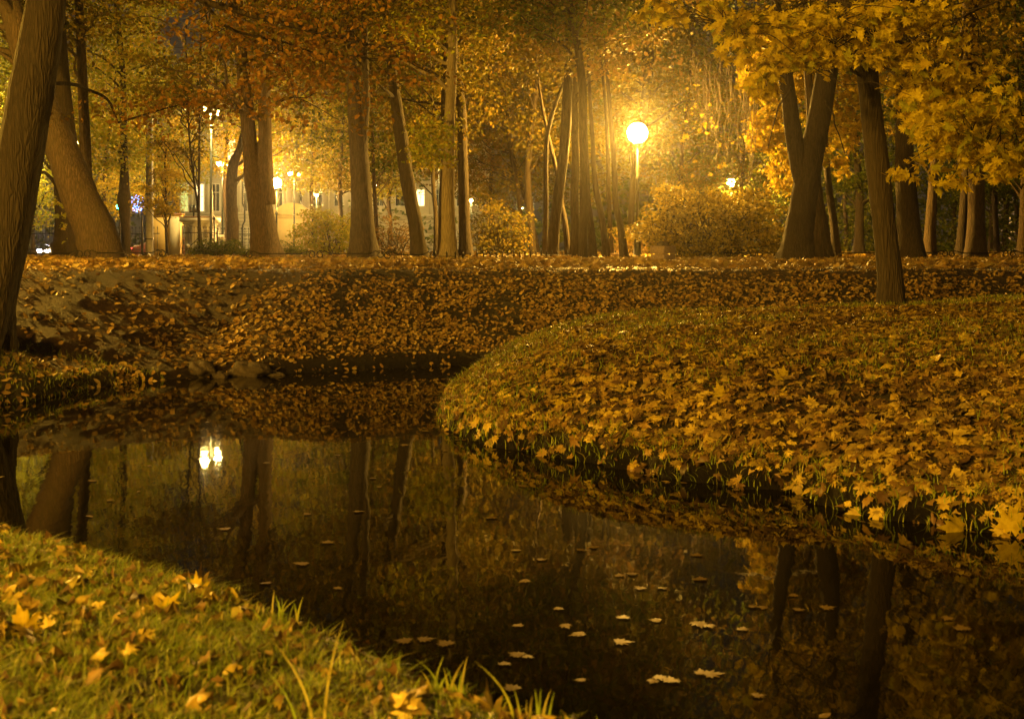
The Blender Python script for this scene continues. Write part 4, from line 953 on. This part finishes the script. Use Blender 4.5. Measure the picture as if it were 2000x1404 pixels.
# ------------------------------------------------------------------ floating leaves (each its own) and hero leaves
def leaf_obj(name, loc, nrm, spin, size, mat, label, group, curl=.25, cat='leaf'):
    v, f = LM; n = np.array([nrm], float); B_ = basis(n, np.array([spin]))[0]; vv = v.copy(); vv[:,2] *= curl*3
    p = MB(); p.add((vv*size) @ B_.T + np.array(loc), f); o = p.build(name, mat, origin=loc); return props(o, label, cat, group)
flt = [(405,825),(440,1034),(520,1140),(590,1102),(640,1060),(728,935),(770,822),(790,870),(600,1005),(870,881),(660,890),(740,952),(960,1012),(1025,1136),(1057,1094),(1090,1190),(1012,1223),(1105,1224),(1130,1240),(790,1253),(830,1250),(870,1258),
       (985,1298),(1010,1280),(1030,1284),(1135,1075),(1160,1070),(1210,1125),(1235,1122),(1250,1150),(1295,1150),(1217,1207),(1282,1213),(1215,1255),(1135,1330),(1290,1325),(1310,1330),(1275,1332),(1365,1220),(1385,1224),(1470,1186),(1490,1188),(1550,1164),(1560,1192),(1850,1209),(1878,1228),(1390,1318),(1370,1315),
       (1615,1188),(1450,1230),(1360,1085),(1367,1132),(520,905),(1020,950),(180,940),(215,978),(660,1150),(700,1000),(1480,1360),(1000,1345)]
lf0 = None
for i, (px, py) in enumerate(flt):
    D = CAMZ*F/(py-HOR); loc = Vector(((px-1000)*D/F, D, .006)); sz = random.uniform(.045, .085)
    if int(region(np.array([loc.x]), np.array([loc.y]))[0]) != 0: continue
    if lf0 is None:
        lf0 = leaf_obj('floating_leaf', tuple(loc), (.02,.03,1), 0, 1.0, M['float_leaf'], 'yellow leaf floating flat on the dark pond', 'leaves floating on the pond', .12); o = lf0
    else:
        o = lf0.copy(); COL.objects.link(o); o.location = loc
    o.scale = (sz, sz*.9, sz*.5); o.rotation_euler = (random.uniform(-.05,.05), random.uniform(-.05,.05), random.uniform(0, 6.28))
hero = [(383,1165,4.22,.085,(0,-1,.25),0.1,'bright yellow maple leaf standing upright on the near bank edge'),
        (1408,848,8.9,.15,(0,-1,.6),.2,'big yellow maple leaf lying flat mid slope on the right bank'),
        (1530,820,9.1,.15,(.2,-1,.7),-.3,'largest bright yellow leaf right of the flat lying one'),
        (1352,762,10.0,.13,(.1,-1,.6),.5,'small bright leaf higher up the right bank slope'),
        (1178,735,10.8,.13,(0,-1,.8),.1,'star shaped pale yellow leaf near the bank shoulder'),
        (1980,1025,6.62,.17,(-.3,-1,.3),-.3,'large yellow leaf at the right edge over the water'),
        (1868,1030,6.75,.16,(.4,-.8,.5),1.4,'curled dry leaf touching the water at lower right'),
        (1098,858,9.55,.12,(0,-1,.5),2.9,'drab leaf hanging over the right bank rim'),
        (45,1255,3.62,.10,(.2,-1,.4),.3,'pale folded leaf in the grass at lower left'),
        (320,1200,3.9,.11,(0,-1,.7),-.5,'blurred yellow leaf in the grass left of the upright one'),
        (820,1310,3.45,.11,(0,-.8,.8),.8,'broad yellow leaf at the lower edge beside long grass')]
for px, py, D, s, nr, sp, lb in hero:
    q = P(px, py, D); z = hz(q.x, q.y)
    leaf_obj('maple_leaf', (q.x, q.y, max(z + .4*s*(.6 if abs(nr[2]) < .5 else .25), .02)), nr, sp, s*1.1, M['lemon_maple'], lb, None, .3)
n = 9000; x = R.uniform(-6, 5, n); y = R.uniform(3, 16.2, n); r_ = region(x, y)
dd = np.minimum(np.minimum(dist_line(x, y, far_shore), dist_line(x, y, pen_front)), dist_line(x, y, pen_back)); k = (r_ == 0) & (R.random(n) < np.exp(-dd/.09)*.9 + .004); x, y = x[k], y[k]
mb = MB(); scatter(mb, LS, np.stack([x, y, np.full(len(x), .005)], 1), np.tile([[0,0,1.]], (len(x), 1)) + R.normal(0, .04, (len(x), 3)), R.uniform(.03, .07, len(x)), .1)
props(mb.build('leaf_drift', M['float_leaf']), 'small leaves drifted along the water edge', 'leaves', kind='stuff')
# long grass tufts at the near edge
def tuft(label, px, py, D, n, h):
    c = P(px, py, D); z0 = hz(c.x, c.y); mb = MB()
    for i in range(n):
        a = R.uniform(0, 6.28); x = c.x + R.normal(0, .03); y = c.y + R.normal(0, .03); hh = h*R.uniform(.5, 1); ln = R.uniform(.1, .6)
        t = np.linspace(0, 1, 8); px_ = x + math.cos(a)*ln*hh*t**2; py_ = y + math.sin(a)*ln*hh*t**2; pz = z0 - .01 + hh*(t-.35*ln*t**2); wd = .0035*(1-t**2*.95)
        V = np.stack([np.stack([px_-wd, py_, pz], 1), np.stack([px_+wd, py_, pz], 1)], 1).reshape(-1, 3)
        mb.add(V, np.array([[2*k, 2*k+1, 2*k+3, 2*k+2] for k in range(7)]))
    props(mb.build('grass_tuft', M['grass']), label, 'grass')
tuft('long curved grass blades standing at the near edge, bottom centre', 620, 1400, 2.9, 5, .28)
tuft('tall grass tuft against dark water at bottom centre', 1035, 1400, 3.05, 7, .2)
tuft('grass tuft on the near edge left of the tall one', 880, 1372, 3.3, 14, .14)
tuft('small grass tuft on the near bank rim right of the upright leaf', 548, 1225, 3.95, 16, .12)
tuft('low arching grass at the bottom edge right of centre', 1130, 1404, 2.95, 10, .12)

# ------------------------------------------------------------------ haze, added for the glow around the lamps
h = MB(); h.box((0, 150, 45), (700, 620, 100)); hm = bpy.data.materials.new('haze'); hm.use_nodes = True; nt = hm.node_tree; nt.nodes.clear()
out = nt.nodes.new('ShaderNodeOutputMaterial'); vol = nt.nodes.new('ShaderNodeVolumePrincipled'); vol.inputs['Color'].default_value = (.95,.93,.9,1); vol.inputs['Density'].default_value = .00065; vol.inputs['Anisotropy'].default_value = .93
nt.links.new(vol.outputs[0], out.inputs['Volume'])
props(h.build('haze', hm), 'thin night mist filling the park', 'haze', kind='stuff')
